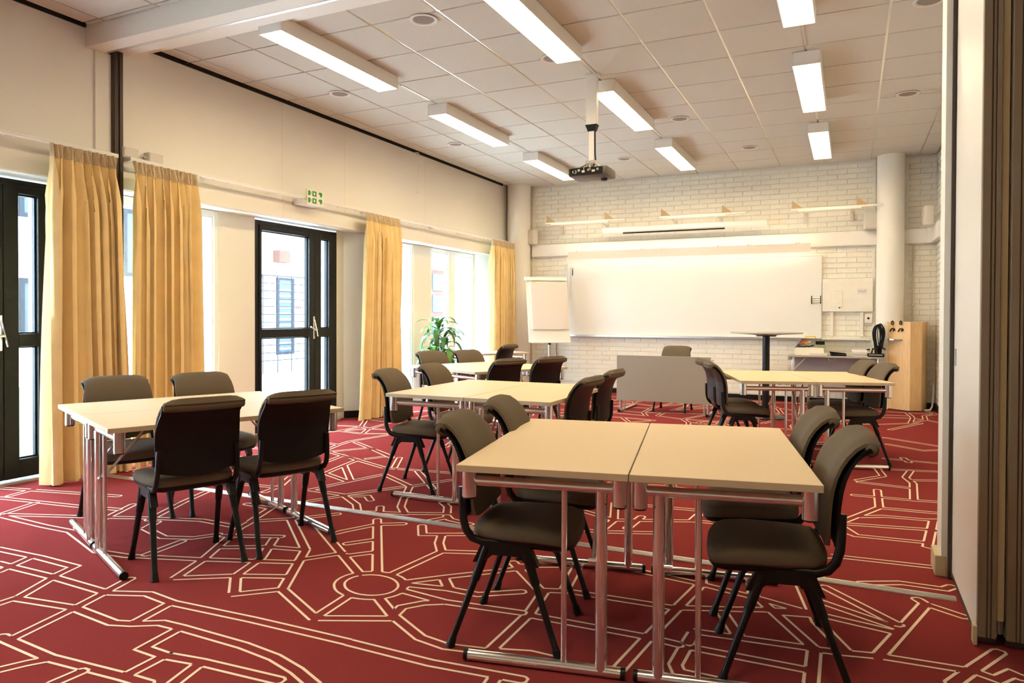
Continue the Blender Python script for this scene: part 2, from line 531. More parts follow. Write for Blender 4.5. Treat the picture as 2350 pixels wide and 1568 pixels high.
def carpet_pattern(HW=0.0235, LW=0.0058):
    polys = street_network()
    A = []; B = []; own = []
    for k, p in enumerate(polys):
        for a, b in zip(p[:-1], p[1:]):
            A.append(a); B.append(b); own.append(k)
    A = np.array(A); B = np.array(B); own = np.array(own)
    D = B - A
    LL = np.maximum((D ** 2).sum(1), 1e-9)
    out = MB()
    def inside(P, k):
        keep = own != k
        a = A[keep]; d = D[keep]; ll = LL[keep]
        t = np.clip(((P[:, None, :] - a) * d).sum(2) / ll, 0, 1)
        q = a + t[..., None] * d
        return (((P[:, None, :] - q) ** 2).sum(2).min(1)) < (HW - 0.003) ** 2
    def ribbon(pts):
        pts = np.array(pts)
        if len(pts) < 2 or np.hypot(*(pts[-1] - pts[0])) < 0.012 and len(pts) < 4: return
        n = len(pts)
        tan = np.zeros_like(pts)
        tan[1:-1] = pts[2:] - pts[:-2]; tan[0] = pts[1] - pts[0]; tan[-1] = pts[-1] - pts[-2]
        tan /= np.maximum(np.hypot(tan[:, 0], tan[:, 1]), 1e-9)[:, None]
        nor = np.stack([-tan[:, 1], tan[:, 0]], 1) * LW
        vs = [(x, y, 0.0012) for x, y in pts + nor] + [(x, y, 0.0012) for x, y in pts - nor]
        out.add(vs, [(i, n + i, n + i + 1, i + 1) for i in range(n - 1)])
    for k, p in enumerate(polys):
        p = np.array(p)
        d = p[1:] - p[:-1]
        d /= np.maximum(np.hypot(d[:, 0], d[:, 1]), 1e-9)[:, None]
        nn = np.stack([-d[:, 1], d[:, 0]], 1)
        closed = np.hypot(*(p[0] - p[-1])) < 1e-6
        off = []
        for i in range(len(p)):
            if i == 0: m = nn[0] if not closed else nn[0] + nn[-1]
            elif i == len(p) - 1: m = nn[-1] if not closed else nn[0] + nn[-1]
            else: m = nn[i - 1] + nn[i]
            m = m / max(np.hypot(*m), 1e-6)
            ref = nn[min(i, len(nn) - 1)]
            off.append(m * HW / max(abs(m @ ref), .45))
        off = np.array(off)
        for sg in (1, -1):
            q = p + sg * off
            S = []
            for i in range(len(q) - 1):
                L = np.hypot(*(q[i + 1] - q[i]))
                ns = max(2, int(L / 0.008))
                t = np.linspace(0, 1, ns, endpoint=(i == len(q) - 2))
                S.append(q[i] + t[:, None] * (q[i + 1] - q[i]))
            S = np.concatenate(S)
            ins = inside(S, k)
            run = []
            for pt, bad in zip(S, ins):
                if bad:
                    if len(run) > 1: ribbon(run)
                    run = []
                else:
                    run.append(pt)
            if len(run) > 1: ribbon(run)
        if not closed:
            for e, sgn in ((0, -1), (-1, 1)):
                tip = p[e]
                if not inside(tip[None, :], k)[0]:
                    dd = d[e]; n_ = nn[e]
                    ribbon([tip + n_ * HW, tip + dd * sgn * HW * .6 + n_ * HW * .5, tip + dd * sgn * HW * .6 - n_ * HW * .5, tip - n_ * HW])
    o = out.build('carpet_pattern', 'carpet_line', floor)
    return stuff(o)
carpet_pattern()

# floor strip of the folding partition
strip = thing('floor_track', 'pale metal threshold strip crossing the carpet under the folding partition', 'threshold', (0, 0, 0))
m = MB()
m.box(-5.36, 0.43, 3.655, 3.712, 0, 0.007)
m.build('plate', 'aluminium', strip)
for yy in (3.664, 3.680, 3.696):
    MB().box(-5.36, 0.43, yy - .0022, yy + .0022, 0.007, 0.0095).build('rib', 'steel', strip)

# ---- left wall: upper wall with lintel, piers, reveals
wl = struct(MB().box(-6.0, XL, -3.0, YB + .2, 2.268, H + .10).build('wall_left', 'wall_paint'))
MB().box(XL, XL + .014, -3.0, 11.05, 2.275, 2.428).build('fascia_board', 'wall_paint', wl)
for yy in (5.80, 6.83, 8.6):                                   # joints of the wall boards
    MB().box(XL, XL + .0016, yy - .002, yy + .002, 2.44, H - .02).build('joint', 'mortar_paint', wl)
MB().box(XL + .014, XL + .0155, 5.798, 5.802, 2.28, 2.425).build('joint', 'mortar_paint', wl)
MB().box(-5.95, XO, -3.0, .3, 0, 2.268).build('pier', 'panel_paint', wl)
MB().box(-5.95, XO, 1.9, 2.247, 0, 2.268).build('pier', 'panel_paint', wl)
MB().box(-5.95, XO, 3.547, 3.70, 0, 2.268).build('pier', 'panel_paint', wl)
MB().box(-5.95, XO, 5.14, 5.61, 0, 2.268).build('pier', 'panel_paint', wl)
MB().box(-5.95, XO, 6.91, 7.05, 0, 2.268).build('pier', 'panel_paint', wl)
m = MB().prism([(XO, 7.05), (XL - .01, 7.25), (XL - .01, 7.52), (-5.95, 7.52), (-5.95, 7.05)], 0, 2.268)
m.build('reveal', 'reveal_paint', wl)
m = MB().prism([(XO + .004, 7.053), (XL - .006, 7.253), (XL + .002, 7.246), (XO + .012, 7.046)], .085, .30)
m.build('kick_panel', 'reveal_paint', wl)
MB().box(-5.95, XO, 8.61, 9.05, 0, 2.268).build('pier', 'panel_paint', wl)
m = MB().prism([(XO, 10.42), (XL - .01, 10.66), (XL - .01, 11.05), (-5.95, 11.05), (-5.95, 10.42)], 0, 2.268)
m.build('reveal', 'reveal_paint', wl)
MB().box(-5.95, XL - .005, 11.05, YB + .1, 0, 2.268).build('pier', 'wall_paint', wl)
bs = struct(MB().prism([(XO + .006, 7.05), (XL - .004, 7.25), (XL + .006, 7.24), (XO + .018, 7.04)], 0, .085).build('baseboard_left', 'black_plastic'))

# pilaster and brown jamb post where the folding partition closes
struct(MB().box(XL, XL + .018, 3.73, 3.862, 2.43, 3.335).build('trim_1', 'wall_paint'))
post = struct(MB().box(XL - .19, XL + .045, 3.862, 3.945, 0, 3.375).build('trim_2', 'brown_post'))
MB().box(XL + .045, XL + .052, 3.868, 3.898, 0, 3.37).build('groove_strip', 'partition_seal', post)
MB().box(XL + .045, XL + .056, 3.912, 3.940, 0, 3.37).build('groove_strip', 'brown_post', post)

# ---- ceiling: slab, tiles and runners
ceil_ = struct(MB().box(-6.0, 2.6, -3.0, YB + .2, H + .10, H + .25).build('ceiling', 'void_black'))
xs = [XL + .075] + [-.362 + .601 * k for k in range(-8, 3)] + [XR - .01]
ys = [4.235] + [4.57 + .617 * i for i in range(0, 12) if 4.57 + .617 * i < YB - .15] + [YB - .012]
G = .0075
tile_cache = {}
def tile(x0, x1, y0, y1):
    k = (round(x1 - x0, 3), round(y1 - y0, 3))
    if k not in tile_cache:
        tile_cache[k] = MB().bbox(-(k[0] / 2 - G), k[0] / 2 - G, -(k[1] / 2 - G), k[1] / 2 - G, 0, .018, .003).mesh('ceiling_tile', 'tile_board')
    link('ceiling_tile', tile_cache[k], ceil_, ((x0 + x1) / 2, (y0 + y1) / 2, H))
for x0, x1 in zip(xs[:-1], xs[1:]):
    for y0, y1 in zip(ys[:-1], ys[1:]):
        tile(x0, x1, y0, y1)
ysn = [3.655 - .05 - .617 * k for k in range(0, 4)]
xsn = [XL + .06] + [-.362 + .601 * k for k in range(-8, 5)] + [2.58]
for x0, x1 in zip(xsn[:-1], xsn[1:]):
    tile(x0, x1, ysn[0], 3.655)
    for k in range(3):
        tile(x0, x1, ysn[k + 1], ysn[k])
MB().box(XL + .06, 2.58, -3.0, ysn[-1], H, H + .02).build('ceiling_field', 'tile_board', ceil_)
for x in xs[1:-1]:
    MB().box(x - .012, x + .012, 4.235, YB - .01, H + .004, H + .03).build('runner', 'runner_metal', ceil_)
for x in xsn[1:-1]:
    MB().box(x - .012, x + .012, ysn[-1], 3.655, H + .004, H + .03).build('runner', 'runner_metal', ceil_)
for y in ys[1:-1]:
    MB().box(XL + .075, XR, y - .012, y + .012, H + .011, H + .03).build('runner', 'runner_dark', ceil_)
for y in ysn:
    MB().box(XL + .06, 2.58, y - .012, y + .012, H + .011, H + .03).build('runner', 'runner_dark', ceil_)
for y in ys[1:-1:2]:                                          # cut ends of the cross runners show in the shadow gap
    MB().box(XL + .012, XL + .085, y - .012, y + .012, H + .002, H + .012).build('runner_end', 'void_black', ceil_)

MB().box(XL, XL + .02, 4.235, 11.05, H - .008, H + .1).build('shadow_strip', 'void_black', ceil_)  # black strips on the wall stand in for the dark of the ceiling gap
MB().box(XL, XL + .02, -3.0, 3.655, H - .008, H + .1).build('shadow_strip', 'void_black', ceil_)
# beam carrying the partition track
beam = struct(MB().box(XL, 2.6, 3.66, 3.81, 3.332, H + .1).build('trim_3', 'wall_paint'))
MB().box(XL, 2.6, 3.87, 4.005, 3.372, H + .1).build('beam_lip', 'wall_paint', beam)
MB().box(XL, 2.6, 4.005, 4.232, 3.468, H + .1).build('beam_edge_strip', 'wall_paint', beam)
MB().box(XL, 2.6, 3.818, 3.862, 3.352, H + .1).build('slot_shade', 'void_black', beam)  # solid black bar painted in for the shade inside the track slot
MB().box(XL + .06, 2.6, 3.797, 3.819, 3.329, 3.420).build('track_rail', 'aluminium', beam)
MB().box(XL + .06, 2.6, 3.858, 3.885, 3.362, 3.420).build('track_rail', 'aluminium', beam)

# ---- back wall: painted brick
wb = struct(MB().box(XL - .2, XR + .3, YB, YB + .25, 0, H + .1).build('wall_back', 'mortar_paint'))
BL, BH, JX, JZ = .262, .0752, .0025, .0095
rb = random.Random(3)
cand = []
for row in range(int(H / BH) + 1):
    z0 = .01 + row * BH
    if z0 + BH - JZ > H: break
    x = -5.30 - (BL / 2 if row % 2 else 0)
    while x < XR:
        x0, x1 = max(x, -5.28), min(x + BL - JX, XR - .002)
        if x1 - x0 > .03:
            hid = (x0 > -4.32 and x1 < -.40 and z0 > .97 and z0 + BH < 2.2) or z0 < -.1 or (x0 > -2.7 and x1 < -1.6 and z0 < .6 and False)
            if not hid: cand.append((x0, x1, z0, z0 + BH - JZ))
        x += BL
cand.sort(key=lambda c: (c[0] + c[1]) / 2 * -1 - (.9 if c[2] < .95 else 0))    # nearest and clearest first
fullm = {}
def brick_mesh(w, h, j):
    k = (round(w, 3), j)
    if k not in fullm:
        d = .006 + .0025 * j
        mm = MB()
        e = .003
        mm.add([(0, 0, 0), (w, 0, 0), (w, 0, h), (0, 0, h), (e, -d, e), (w - e, -d, e), (w - e, -d, h - e), (e, -d, h - e)],
               [(0, 1, 5, 4), (1, 2, 6, 5), (2, 3, 7, 6), (3, 0, 4, 7), (4, 5, 6, 7)])
        fullm[k] = mm.mesh('brick', 'brick_paint')
    return fullm[k]
rest = MB()
for i, (x0, x1, z0, z1) in enumerate(cand):
    if i < 300:
        link('brick', brick_mesh(x1 - x0, z1 - z0, rb.randint(0, 2)), wb, (x0, YB, z0))
    else:
        d = .006 + .0025 * rb.randint(0, 2); e = .003; w = x1 - x0; h = z1 - z0
        rest.add([(x0, YB, z0), (x1, YB, z0), (x1, YB, z1), (x0, YB, z1), (x0 + e, YB - d, z0 + e), (x1 - e, YB - d, z0 + e), (x1 - e, YB - d, z1 - e), (x0 + e, YB - d, z1 - e)],
                 [(0, 1, 5, 4), (1, 2, 6, 5), (2, 3, 7, 6), (3, 0, 4, 7), (4, 5, 6, 7)])
stuff(rest.build('brick_courses', 'brick_paint', wb))
struct(MB().box(-5.0, XR, YB - .022, YB, 0, .075).build('baseboard_back', 'black_plastic'))

# round concrete columns in the two corners
for cx, cy, r in ((-5.175, 11.24, .20), (.485, 11.225, .172)):
    prof = [(r, 0), (r, H + .02)]
    o = MB().lathe(prof, cx, cy, 48).build('trim_4' if cx < 0 else 'trim_5', 'wall_paint', None, 40)
    struct(o)
    side = 1 if cx > 0 else 0
for x in (-4.965, .285, .69):                                   # cover strips beside the columns
    MB().box(x - .022, x + .022, YB - .02, YB, .08, H).build('cover_strip', 'brick_paint', wb)
MB().tube([(.775, YB - .03, .9), (.775, YB - .03, 2.26)], .009, 8).build('conduit', 'beige_plastic', wb)
for zz in (2.08, 1.42): MB().bbox(.76, .80, YB - .045, YB - .012, zz - .012, zz + .012).build('conduit_clip', 'beige_plastic', wb)

# ---- right wall of the far room, partition nib, outer walls of the near room
wr = struct(MB().box(XR, XR + .25, 4.16, YB + .2, 0, H + .1).build('wall_right', 'mortar_paint'))
m = MB()
for row in range(46):
    z0 = .01 + row * BH
    if z0 + BH > H: break
    y = 8.0 + (BL / 2 if row % 2 else 0)
    while y < YB - .05:
        y1 = min(y + BL - JX, YB - .01); d = .008; e = .003; z1 = z0 + BH - JZ
        m.add([(XR, y, z0), (XR, y1, z0), (XR, y1, z1), (XR, y, z1), (XR - d, y + e, z0 + e), (XR - d, y1 - e, z0 + e), (XR - d, y1 - e, z1 - e), (XR - d, y + e, z1 - e)],
              [(0, 1, 5, 4), (1, 2, 6, 5), (2, 3, 7, 6), (3, 0, 4, 7), (4, 5, 6, 7)])
        y += BL
stuff(m.build('brick_courses', 'brick_paint', wr))
struct(MB().box(XR - .02, XR, 4.2, YB - .02, 0, .075).build('baseboard_right', 'black_plastic'))
nib = struct(MB().box(.425, 2.6, 3.985, 4.16, 0, H + .1).build('wall_partition', 'wall_paint'))
MB().box(.402, .425, 3.99, 4.17, .05, H).build('jamb_board', 'panel_paint', nib)
MB().bbox(.375, .425, 3.985, 4.175, 0, .10, .006).build('plinth_block', 'partition_strip', nib)
MB().box(.427, .44, 3.965, 3.99, 0, 3.33).build('seal', 'partition_seal', nib)
struct(MB().box(2.6, 2.75, -3.0, 4.16, 0, H + .1).build('wall_side', 'wall_paint'))
struct(MB().box(-6.0, 2.75, -3.15, -3.0, 0, H + .1).build('wall_front', 'wall_paint'))

# ---- folding partition, stacked at the right
part = thing('folding_partition', 'stacked folding partition with white faces and brown edge profiles', 'partition', (.444, 3.2, 0))
for k in range(5):
    x = k * .092
    b = MB().box(x, x + .066, .03, .765, .035, 3.31).build('panel', 'partition_face', part)
    MB().bbox(x - .0005, x + .028, 0, .032, .035, 3.31, .003).build('edge_profile', 'partition_edge', b)
    MB().box(x + .0285, x + .031, .006, .032, .035, 3.31).build('groove', 'partition_seal', b)
    MB().bbox(x + .0315, x + .041, .004, .032, .035, 3.31, .002).build('edge_rib', 'partition_edge', b)
    MB().box(x + .0415, x + .044, .008, .032, .035, 3.31).build('groove', 'partition_seal', b)
    MB().bbox(x + .0445, x + .060, .002, .032, .035, 3.31, .002).build('edge_rib', 'partition_edge', b)
    MB().box(x + .062, x + .086, .022, .05, .10, 3.31).build('fold_strip', 'partition_strip', b)
    MB().box(x + .002, x + .064, .035, .76, .005, .034).build('bottom_seal', 'partition_seal', b)
    MB().tube([(x + .072, .03, .05), (x + .072, .03, .10)], .013, 8).build('hinge', 'steel', b)
MB().bbox(-.014, 0, .0, .05, .0, .075, .004).build('toe_block', 'partition_strip', part)
lk = MB().bbox(-.006, 0, .69, .71, 1.02, 1.10, .002).build('lock_plate', 'steel', part)
lk['label'] = 'small metal lock plate'

# ================================================================ doors and windows
def pane(mb_args, parent):
    return MB().box(*mb_args).build('pane', 'pane_glass', parent)
def door(n, y0):
    """black double door: wide leaf and narrow leaf, each with two panes"""
    xa, xb = XO - .075, XO + .006
    d = struct(link('door_%d' % n, None, None, (0, 0, 0)))
    F = 'black_frame'
    f = MB()
    f.box(xa, xb, y0, y0 + .045, 0, 2.245); f.box(xa, xb, y0 + 1.255, y0 + 1.30, 0, 2.245); f.box(xa, xb, y0 + .045, y0 + 1.255, 2.20, 2.245)
    f.build('door_frame', F, d)
    def leaf(a, b, ga, gb):
        l = MB()
        xo, xi = xa + .012, xb + .012
        l.bbox(xo, xi, a, ga, .03, 2.198, .004); l.bbox(xo, xi, gb, b, .03, 2.198, .004)
        l.bbox(xo, xi, ga, gb, .03, .168, .004); l.bbox(xo, xi, ga, gb, 1.008, 1.102, .004); l.bbox(xo, xi, ga, gb, 2.142, 2.198, .004)
        lo = l.build('door_leaf', F, d)
        for z0, z1 in ((.168, 1.008), (1.102, 2.142)):
            pane((xo + .03, xo + .036, ga, gb, z0, z1), lo)
            w = MB(); e = .012
            for q in ((ga, ga + e, z0, z1), (gb - e, gb, z0, z1)): w.box(xo + .018, xo + .05, *q)
            for q in ((z0, z0 + e), (z1 - e, z1)): w.box(xo + .018, xo + .05, ga + e, gb - e, *q)
            w.build('glazing_bead', 'black_frame', lo)
        return lo
    l1 = leaf(y0 + .047, y0 + .902, y0 + .082, y0 + .812)
    l2 = leaf(y0 + .905, y0 + 1.253, y0 + 1.012, y0 + 1.155)
    xh = xb + .012
    MB().bbox(xh, xh + .010, y0 + .868, y0 + .892, .98, 1.24, .004).build('handle_plate', 'chrome', l1)
    MB().tube([(xh + .008, y0 + .880, 1.09), (xh + .05, y0 + .880, 1.09), (xh + .055, y0 + .84, 1.085), (xh + .055, y0 + .775, 1.12)], [.010, .010, .010, .008], 10).build('handle', 'chrome', l1, 40)
    MB().tube([(xh + .012, y0 + .885, 1.20), (xh + .03, y0 + .895, 1.10), (xh + .034, y0 + .915, 1.01)], .007, 8).build('latch', 'chrome', l1, 40)
    MB().box(xa - .05, xb + .06, y0, y0 + 1.30, 0, .018).build('threshold', 'aluminium', d)
    return d
d1 = door(1, 2.247)
d2 = door(2, 5.61)
s = MB().tube([(XO - .02, 6.29 + .06 * math.cos(a * PI / 12), 1.33 + .06 * math.sin(a * PI / 12)) for a in range(25)], .003, 6)
s.build('sticker_ring', 'sticker_pink', d2)
for dy in (-.03, .0, .03):
    MB().box(XO - .0245, XO - .0225, 6.29 + dy - .006, 6.29 + dy + .006, 1.31, 1.35).build('sticker_print', 'sticker_pink', d2)

def window(n, y0, y1, mull=(), z0=.06, z1=2.262):
    xa, xb = XO - .08, XO - .008
    w = struct(link('window_%d' % n, None, None, (0, 0, 0)))
    t = .05
    f = MB()
    f.bbox(xa, xb, y0, y0 + t, z0, z1); f.bbox(xa, xb, y1 - t, y1, z0, z1)
    f.bbox(xa, xb, y0 + t, y1 - t, z0, z0 + t); f.bbox(xa, xb, y0 + t, y1 - t, z1 - t, z1)
    f.build('window_frame', 'white_frame', w)
    e = [y0 + t] + [v for a in mull for v in a] + [y1 - t]
    for a in mull: MB().bbox(xa, xb, a[0], a[1], z0 + t, z1 - t).build('mullion', 'white_frame', w)
    for a, b in zip(e[0::2], e[1::2]):
        s_ = MB(); q = .022
        s_.box(xa + .012, xb - .012, a, a + q, z0 + t, z1 - t); s_.box(xa + .012, xb - .012, b - q, b, z0 + t, z1 - t)
        s_.box(xa + .012, xb - .012, a + q, b - q, z0 + t, z0 + t + q); s_.box(xa + .012, xb - .012, a + q, b - q, z1 - t - q, z1 - t)
        so = s_.build('sash', 'reveal_paint', w)
        pane((xa + .03, xa + .036, a + q, b - q, z0 + t + q, z1 - t - q), so)
    MB().box(xa, XO + .0, y0, y1, 0, z0).build('sill', 'panel_paint', w)
    return w
window(1, 3.70, 5.14)
window(2, 7.52, 8.61)
window(4, .30, 1.90)
window(3, 9.05, 10.42, mull=((9.60, 9.80),))

# ================================================================ outdoors
gnd = struct(MB().box(-30, -5.96, -12, 34, -.20, -.12).build('courtyard_ground', 'paving'))
lawn = MB().prism([(-13.9, 1.0), (-6.4, 1.0), (-6.4, 4.7), (-9.0, 6.8), (-13.9, 10.2)], -.12, -.09).build('lawn', 'lawn')
tag(lawn, 'strip of bright green lawn seen through the near glazed door', 'lawn')
bld = thing('courtyard_building', 'overexposed white building facade across the courtyard', 'building', (-14.0, 0, -.12))
MB().box(-4, 0, -8, 30, 0, 6.2).build('facade_wall', 'facade', bld)
def fwin(y0, y1, z0, z1, slats=False):
    f = MB()
    f.box(0, .05, y0 - .08, y0, z0 - .08, z1 + .08); f.box(0, .05, y1, y1 + .08, z0 - .08, z1 + .08)
    f.box(0, .05, y0, y1, z0 - .08, z0); f.box(0, .05, y0, y1, z1, z1 + .08)
    fo = f.build('window', 'facade_dark', bld)
    MB().box(.0, .02, y0, y1, z0, z1).build('pane', 'facade_window', fo)
    if slats:
        k = z0 + .05
        while k < z1:
            MB().box(.02, .035, y0, y1, k, k + .05).build('slat', 'facade_slat', fo)
            k += .16
for (a, b, c, d, sl) in ((8.25, 9.35, .98, 1.98, 0), (8.25, 9.35, 3.28, 4.6, 0), (10.36, 11.2, 2.28, 3.56, 0), (14.86, 15.36, .40, 2.36, 1), (17.6, 18.9, 1.2, 2.6, 0), (21.6, 23.0, .4, 3.0, 0)):
    fwin(a, b, c, d, sl)
MB().bbox(.0, .25, 14.66, 15.08, 2.80, 3.13, .02).build('wall_lamp', 'facade_brown', bld)
MB().box(0, .06, 12.0, 24.0, 2.40, 2.46).build('ledge', 'facade_slat', bld)
fence = thing('wire_fence', 'thin dark wire fence outside the double door', 'fence', (-12.5, 0, -.12))
for k in range(8):
    MB().tube([(0, 11.33 + k * .48, 0), (0, 11.33 + k * .48, 2.34)], .014, 6).build('fence_post', 'facade_dark', fence)
for k in range(12):
    MB().tube([(0, 11.3, .30 + k * .1845), (0, 14.75, .30 + k * .1845)], .013, 5).build('wire', 'facade_dark', fence)
link_w = thing('garden_wing', 'low dark brick wing visible through the far window', 'building', (-11.2, 18.1, -.12))
MB().box(-1.6, 0, 0, .80, 0, 2.75).build('wing_wall', 'facade_brown', link_w)
for k in range(4):
    MB().box(0, .03, .1, .70, .22 + k * .64, .72 + k * .64).build('pane', 'facade_window', link_w)
MB().box(-1.7, .1, -.1, .9, 2.75, 2.85).build('roof_edge', 'facade', link_w)

# ================================================================ curtains and rails
def curtain(name, label, yt0, yt1, yb0, yb1, folds, seed, ztop=2.485, zbot=.012, xc=-5.235):
    rn = random.Random(seed)
    t = thing(name, label, 'curtain', (xc, (yb0 + yb1) / 2, zbot), 0, 'mustard curtains along the window wall')
    yc = (yb0 + yb1) / 2
    NU = folds * 16; NV = 26
    ph = [rn.uniform(-.5, .5) for _ in range(folds + 2)]
    am = [rn.uniform(.45, 1.2) for _ in range(folds + 2)]
    cuts = [0.0]
    for _ in range(folds): cuts.append(cuts[-1] + rn.uniform(.45, 1.5))
    cuts = [c / cuts[-1] for c in cuts]
    def warp(u):
        for a in range(folds):
            if u <= cuts[a + 1]: return (a + (u - cuts[a]) / (cuts[a + 1] - cuts[a])) / folds
        return 1.0
    def sheet(z0, z1, nv, thick, mode):
        fr = []; bk = []
        for i in range(nv + 1):
            v = i / nv
            z = z0 + (z1 - z0) * v
            h = (z - zbot) / (ztop - zbot)
            ya = yb0 + (yt0 - yb0) * h ** .8; yb = yb0 + (yb1 - yb0) + (yt1 - yb1) * h ** .8
            rf = []; rk = []
            for j in range(NU + 1):
                u = j / NU
                uw = warp(u)
                uw = uw + (u - uw) * max(0, (h - .80) / .20) * .7
                k = min(int(uw * folds), folds - 1)
                s_ = uw * folds - k
                w = 2 * PI * (uw * folds) + ph[k] * (1 - s_) + ph[k + 1] * s_ + .5 * math.sin(2.2 * h + 3 * ph[k])
                A = (am[k] * (1 - s_) + am[k + 1] * s_)
                top = max(0, (h - .86) / .14)
                amp = A * (.074 * (1 - top) + .016 * top)
                sw = math.sin(w)
                x = amp * math.copysign(abs(sw) ** .75, sw) + .012 * math.sin(2 * w + 1.3 + 2 * ph[k]) * (1 - top)
                if mode: x += .007 * math.sin(4.0 * w + 3 * v)
                y = ya + (yb - ya) * u + (.010 + .020 * am[k]) * math.sin(2 * w + ph[k]) * (1 - top)
                rf.append((x + thick, y - yc, z - zbot)); rk.append((x, y - yc, z - zbot))
            fr.append(rf); bk.append(rk)
        return MB().grid_solid(fr, bk)
    sheet(zbot, ztop - .095, NV, .0035, 0).build('drape', 'curtain_cloth', t, 75)
    sheet(ztop - .10, ztop, 4, .007, 1).build('heading_tape', 'curtain_head', t, 60)
    sheet(zbot + .004, zbot + .085, 2, .0055, 0).build('hem', 'curtain_cloth', t, 75)
    return t
curtain('curtain', 'mustard curtain beside the near black door, leftmost of all', 3.27, 3.80, 3.26, 3.90, 8, 1)
curtain('curtain', 'mustard curtain below the two wall boxes, right of the leftmost one', 3.93, 4.55, 3.90, 4.60, 8, 5)
curtain('curtain', 'mustard curtain right of the black double door', 7.00, 7.70, 6.86, 7.80, 8, 9)
curtain('curtain', 'mustard curtain by the far corner column and flip chart', 10.24, 11.16, 10.24, 11.22, 11, 14, xc=-5.19)

def rail(label, y0, y1):
    t = thing('curtain_rail', label, 'curtain rail', (-5.30, y0, 2.495), 0, 'white curtain rails')
    MB().bbox(-.014, .016, 0, y1 - y0, 0, .032, .004).build('track', 'white_metal', t)
    n = max(2, int((y1 - y0) / .75))
    for k in range(n + 1):
        yy = .03 + (y1 - y0 - .06) * k / n
        MB().bbox(-.105, -.012, yy - .012, yy + .012, .004, .022, .003).build('bracket', 'white_metal', t)
    for k in range(int((y1 - y0) / .16)):
        MB().bbox(-.005, .005, .05 + k * .16, .062 + k * .16, -.016, 0, .002).build('glider', 'white_metal', t)
rail('white curtain rail on the near wall left of the brown post', .6, 3.85)
rail('long white curtain rail running from the brown post to the far column', 3.955, 11.12)

# ---- small wall equipment
sg = thing('exit_sign', 'small emergency exit sign with green pictograms above the double door', 'exit sign', (XL, 6.12, 2.505))
MB().bbox(.014, .134, -.17, .10, -.075, -.014, .005).build('housing', 'beige_plastic', sg)
sp = MB().bbox(.134, .146, -.10, .165, -.070, .105, .003).build('sign_plate', 'exit_white', sg)
def green(y0, y1, z0, z1): MB().box(.146, .1475, y0, y1, z0, z1).build('green_mark', 'exit_green', sp)
for zz in (.028, -.048):
    green(-.085, -.055, zz + .006, zz + .058); green(-.048, -.040, zz + .02, zz + .05)
    green(-.020, .045, zz + .004, zz + .060)
    m = MB().add([(.146, .075, zz + .05), (.146, .10, zz + .06), (.146, .135, zz + .06), (.146, .14, zz + .03), (.146, .115, zz + .004), (.146, .10, zz + .03),
                  (.1475, .075, zz + .05), (.1475, .10, zz + .06), (.1475, .135, zz + .06), (.1475, .14, zz + .03), (.1475, .115, zz + .004), (.1475, .10, zz + .03)],
                 [(0, 1, 2, 3, 4, 5), (6, 7, 8, 9, 10, 11)] + [(i, (i + 1) % 6, 6 + (i + 1) % 6, 6 + i) for i in range(6)])
    m.build('running_figure', 'exit_green', sp)
    MB().box(.1476, .1485, .0, .022, zz + .018, zz + .046).build('white_arrow', 'exit_white', sp)

for (yy, lab) in ((4.0, 'beige wall box next to the brown post, left one of two'), (4.235, 'beige wall box beside the first, right one of two')):
    b = thing('junction_box', lab, 'junction box', (XL + .014, yy, 2.53), 0, 'beige boxes above the curtain rail')
    MB().bbox(-.014, .055, -.07, .07, 0, .085, .006).build('body', 'beige_plastic', b)
    MB().bbox(.055, .062, -.065, .065, .006, .079, .003).build('lid', 'beige_plastic', b)
    for q in (-.055, .055): MB().tube([(.062, q, .07), (.0645, q, .07)], .004, 8).build('screw', 'steel', b)
tag(MB().tube([(XL + .03, 4.07, 2.575), (XL + .035, 4.10, 2.56), (XL + .03, 4.13, 2.585), (XL + .03, 4.165, 2.57)], .008, 8).build('cable', 'beige_plastic', None, 40), 'short beige cable joining the two wall boxes', 'cable')
cl = thing('door_closer', 'dark door closer box behind the curtain gap', 'door closer', (XO, 3.86, 2.10))
MB().bbox(.0, .07, .09, .16, .07, .16, .004).build('body', 'black_plastic', cl)
MB().bbox(.0, .05, .09, .22, .0, .05, .004).build('arm', 'steel', cl)
hk = thing('pull_cord', 'thin pull cord hanging from a hook below the ceiling on the window wall', 'pull cord', (XL, 8.36, 3.43))
MB().tube([(0, -.04, .05), (.05, -.02, .05), (.055, .01, .02), (.02, .02, .01)], .006, 8).build('hook', 'white_metal', hk, 40)
MB().tube([(.04, .0, .02), (.03, .0, -.47)], .0022, 6).build('cord', 'white_metal', hk)
MB().lathe([(.002, -.50), (.008, -.495), (.006, -.47), (.002, -.468)], .03, 0, 10).build('knob', 'white_metal', hk)

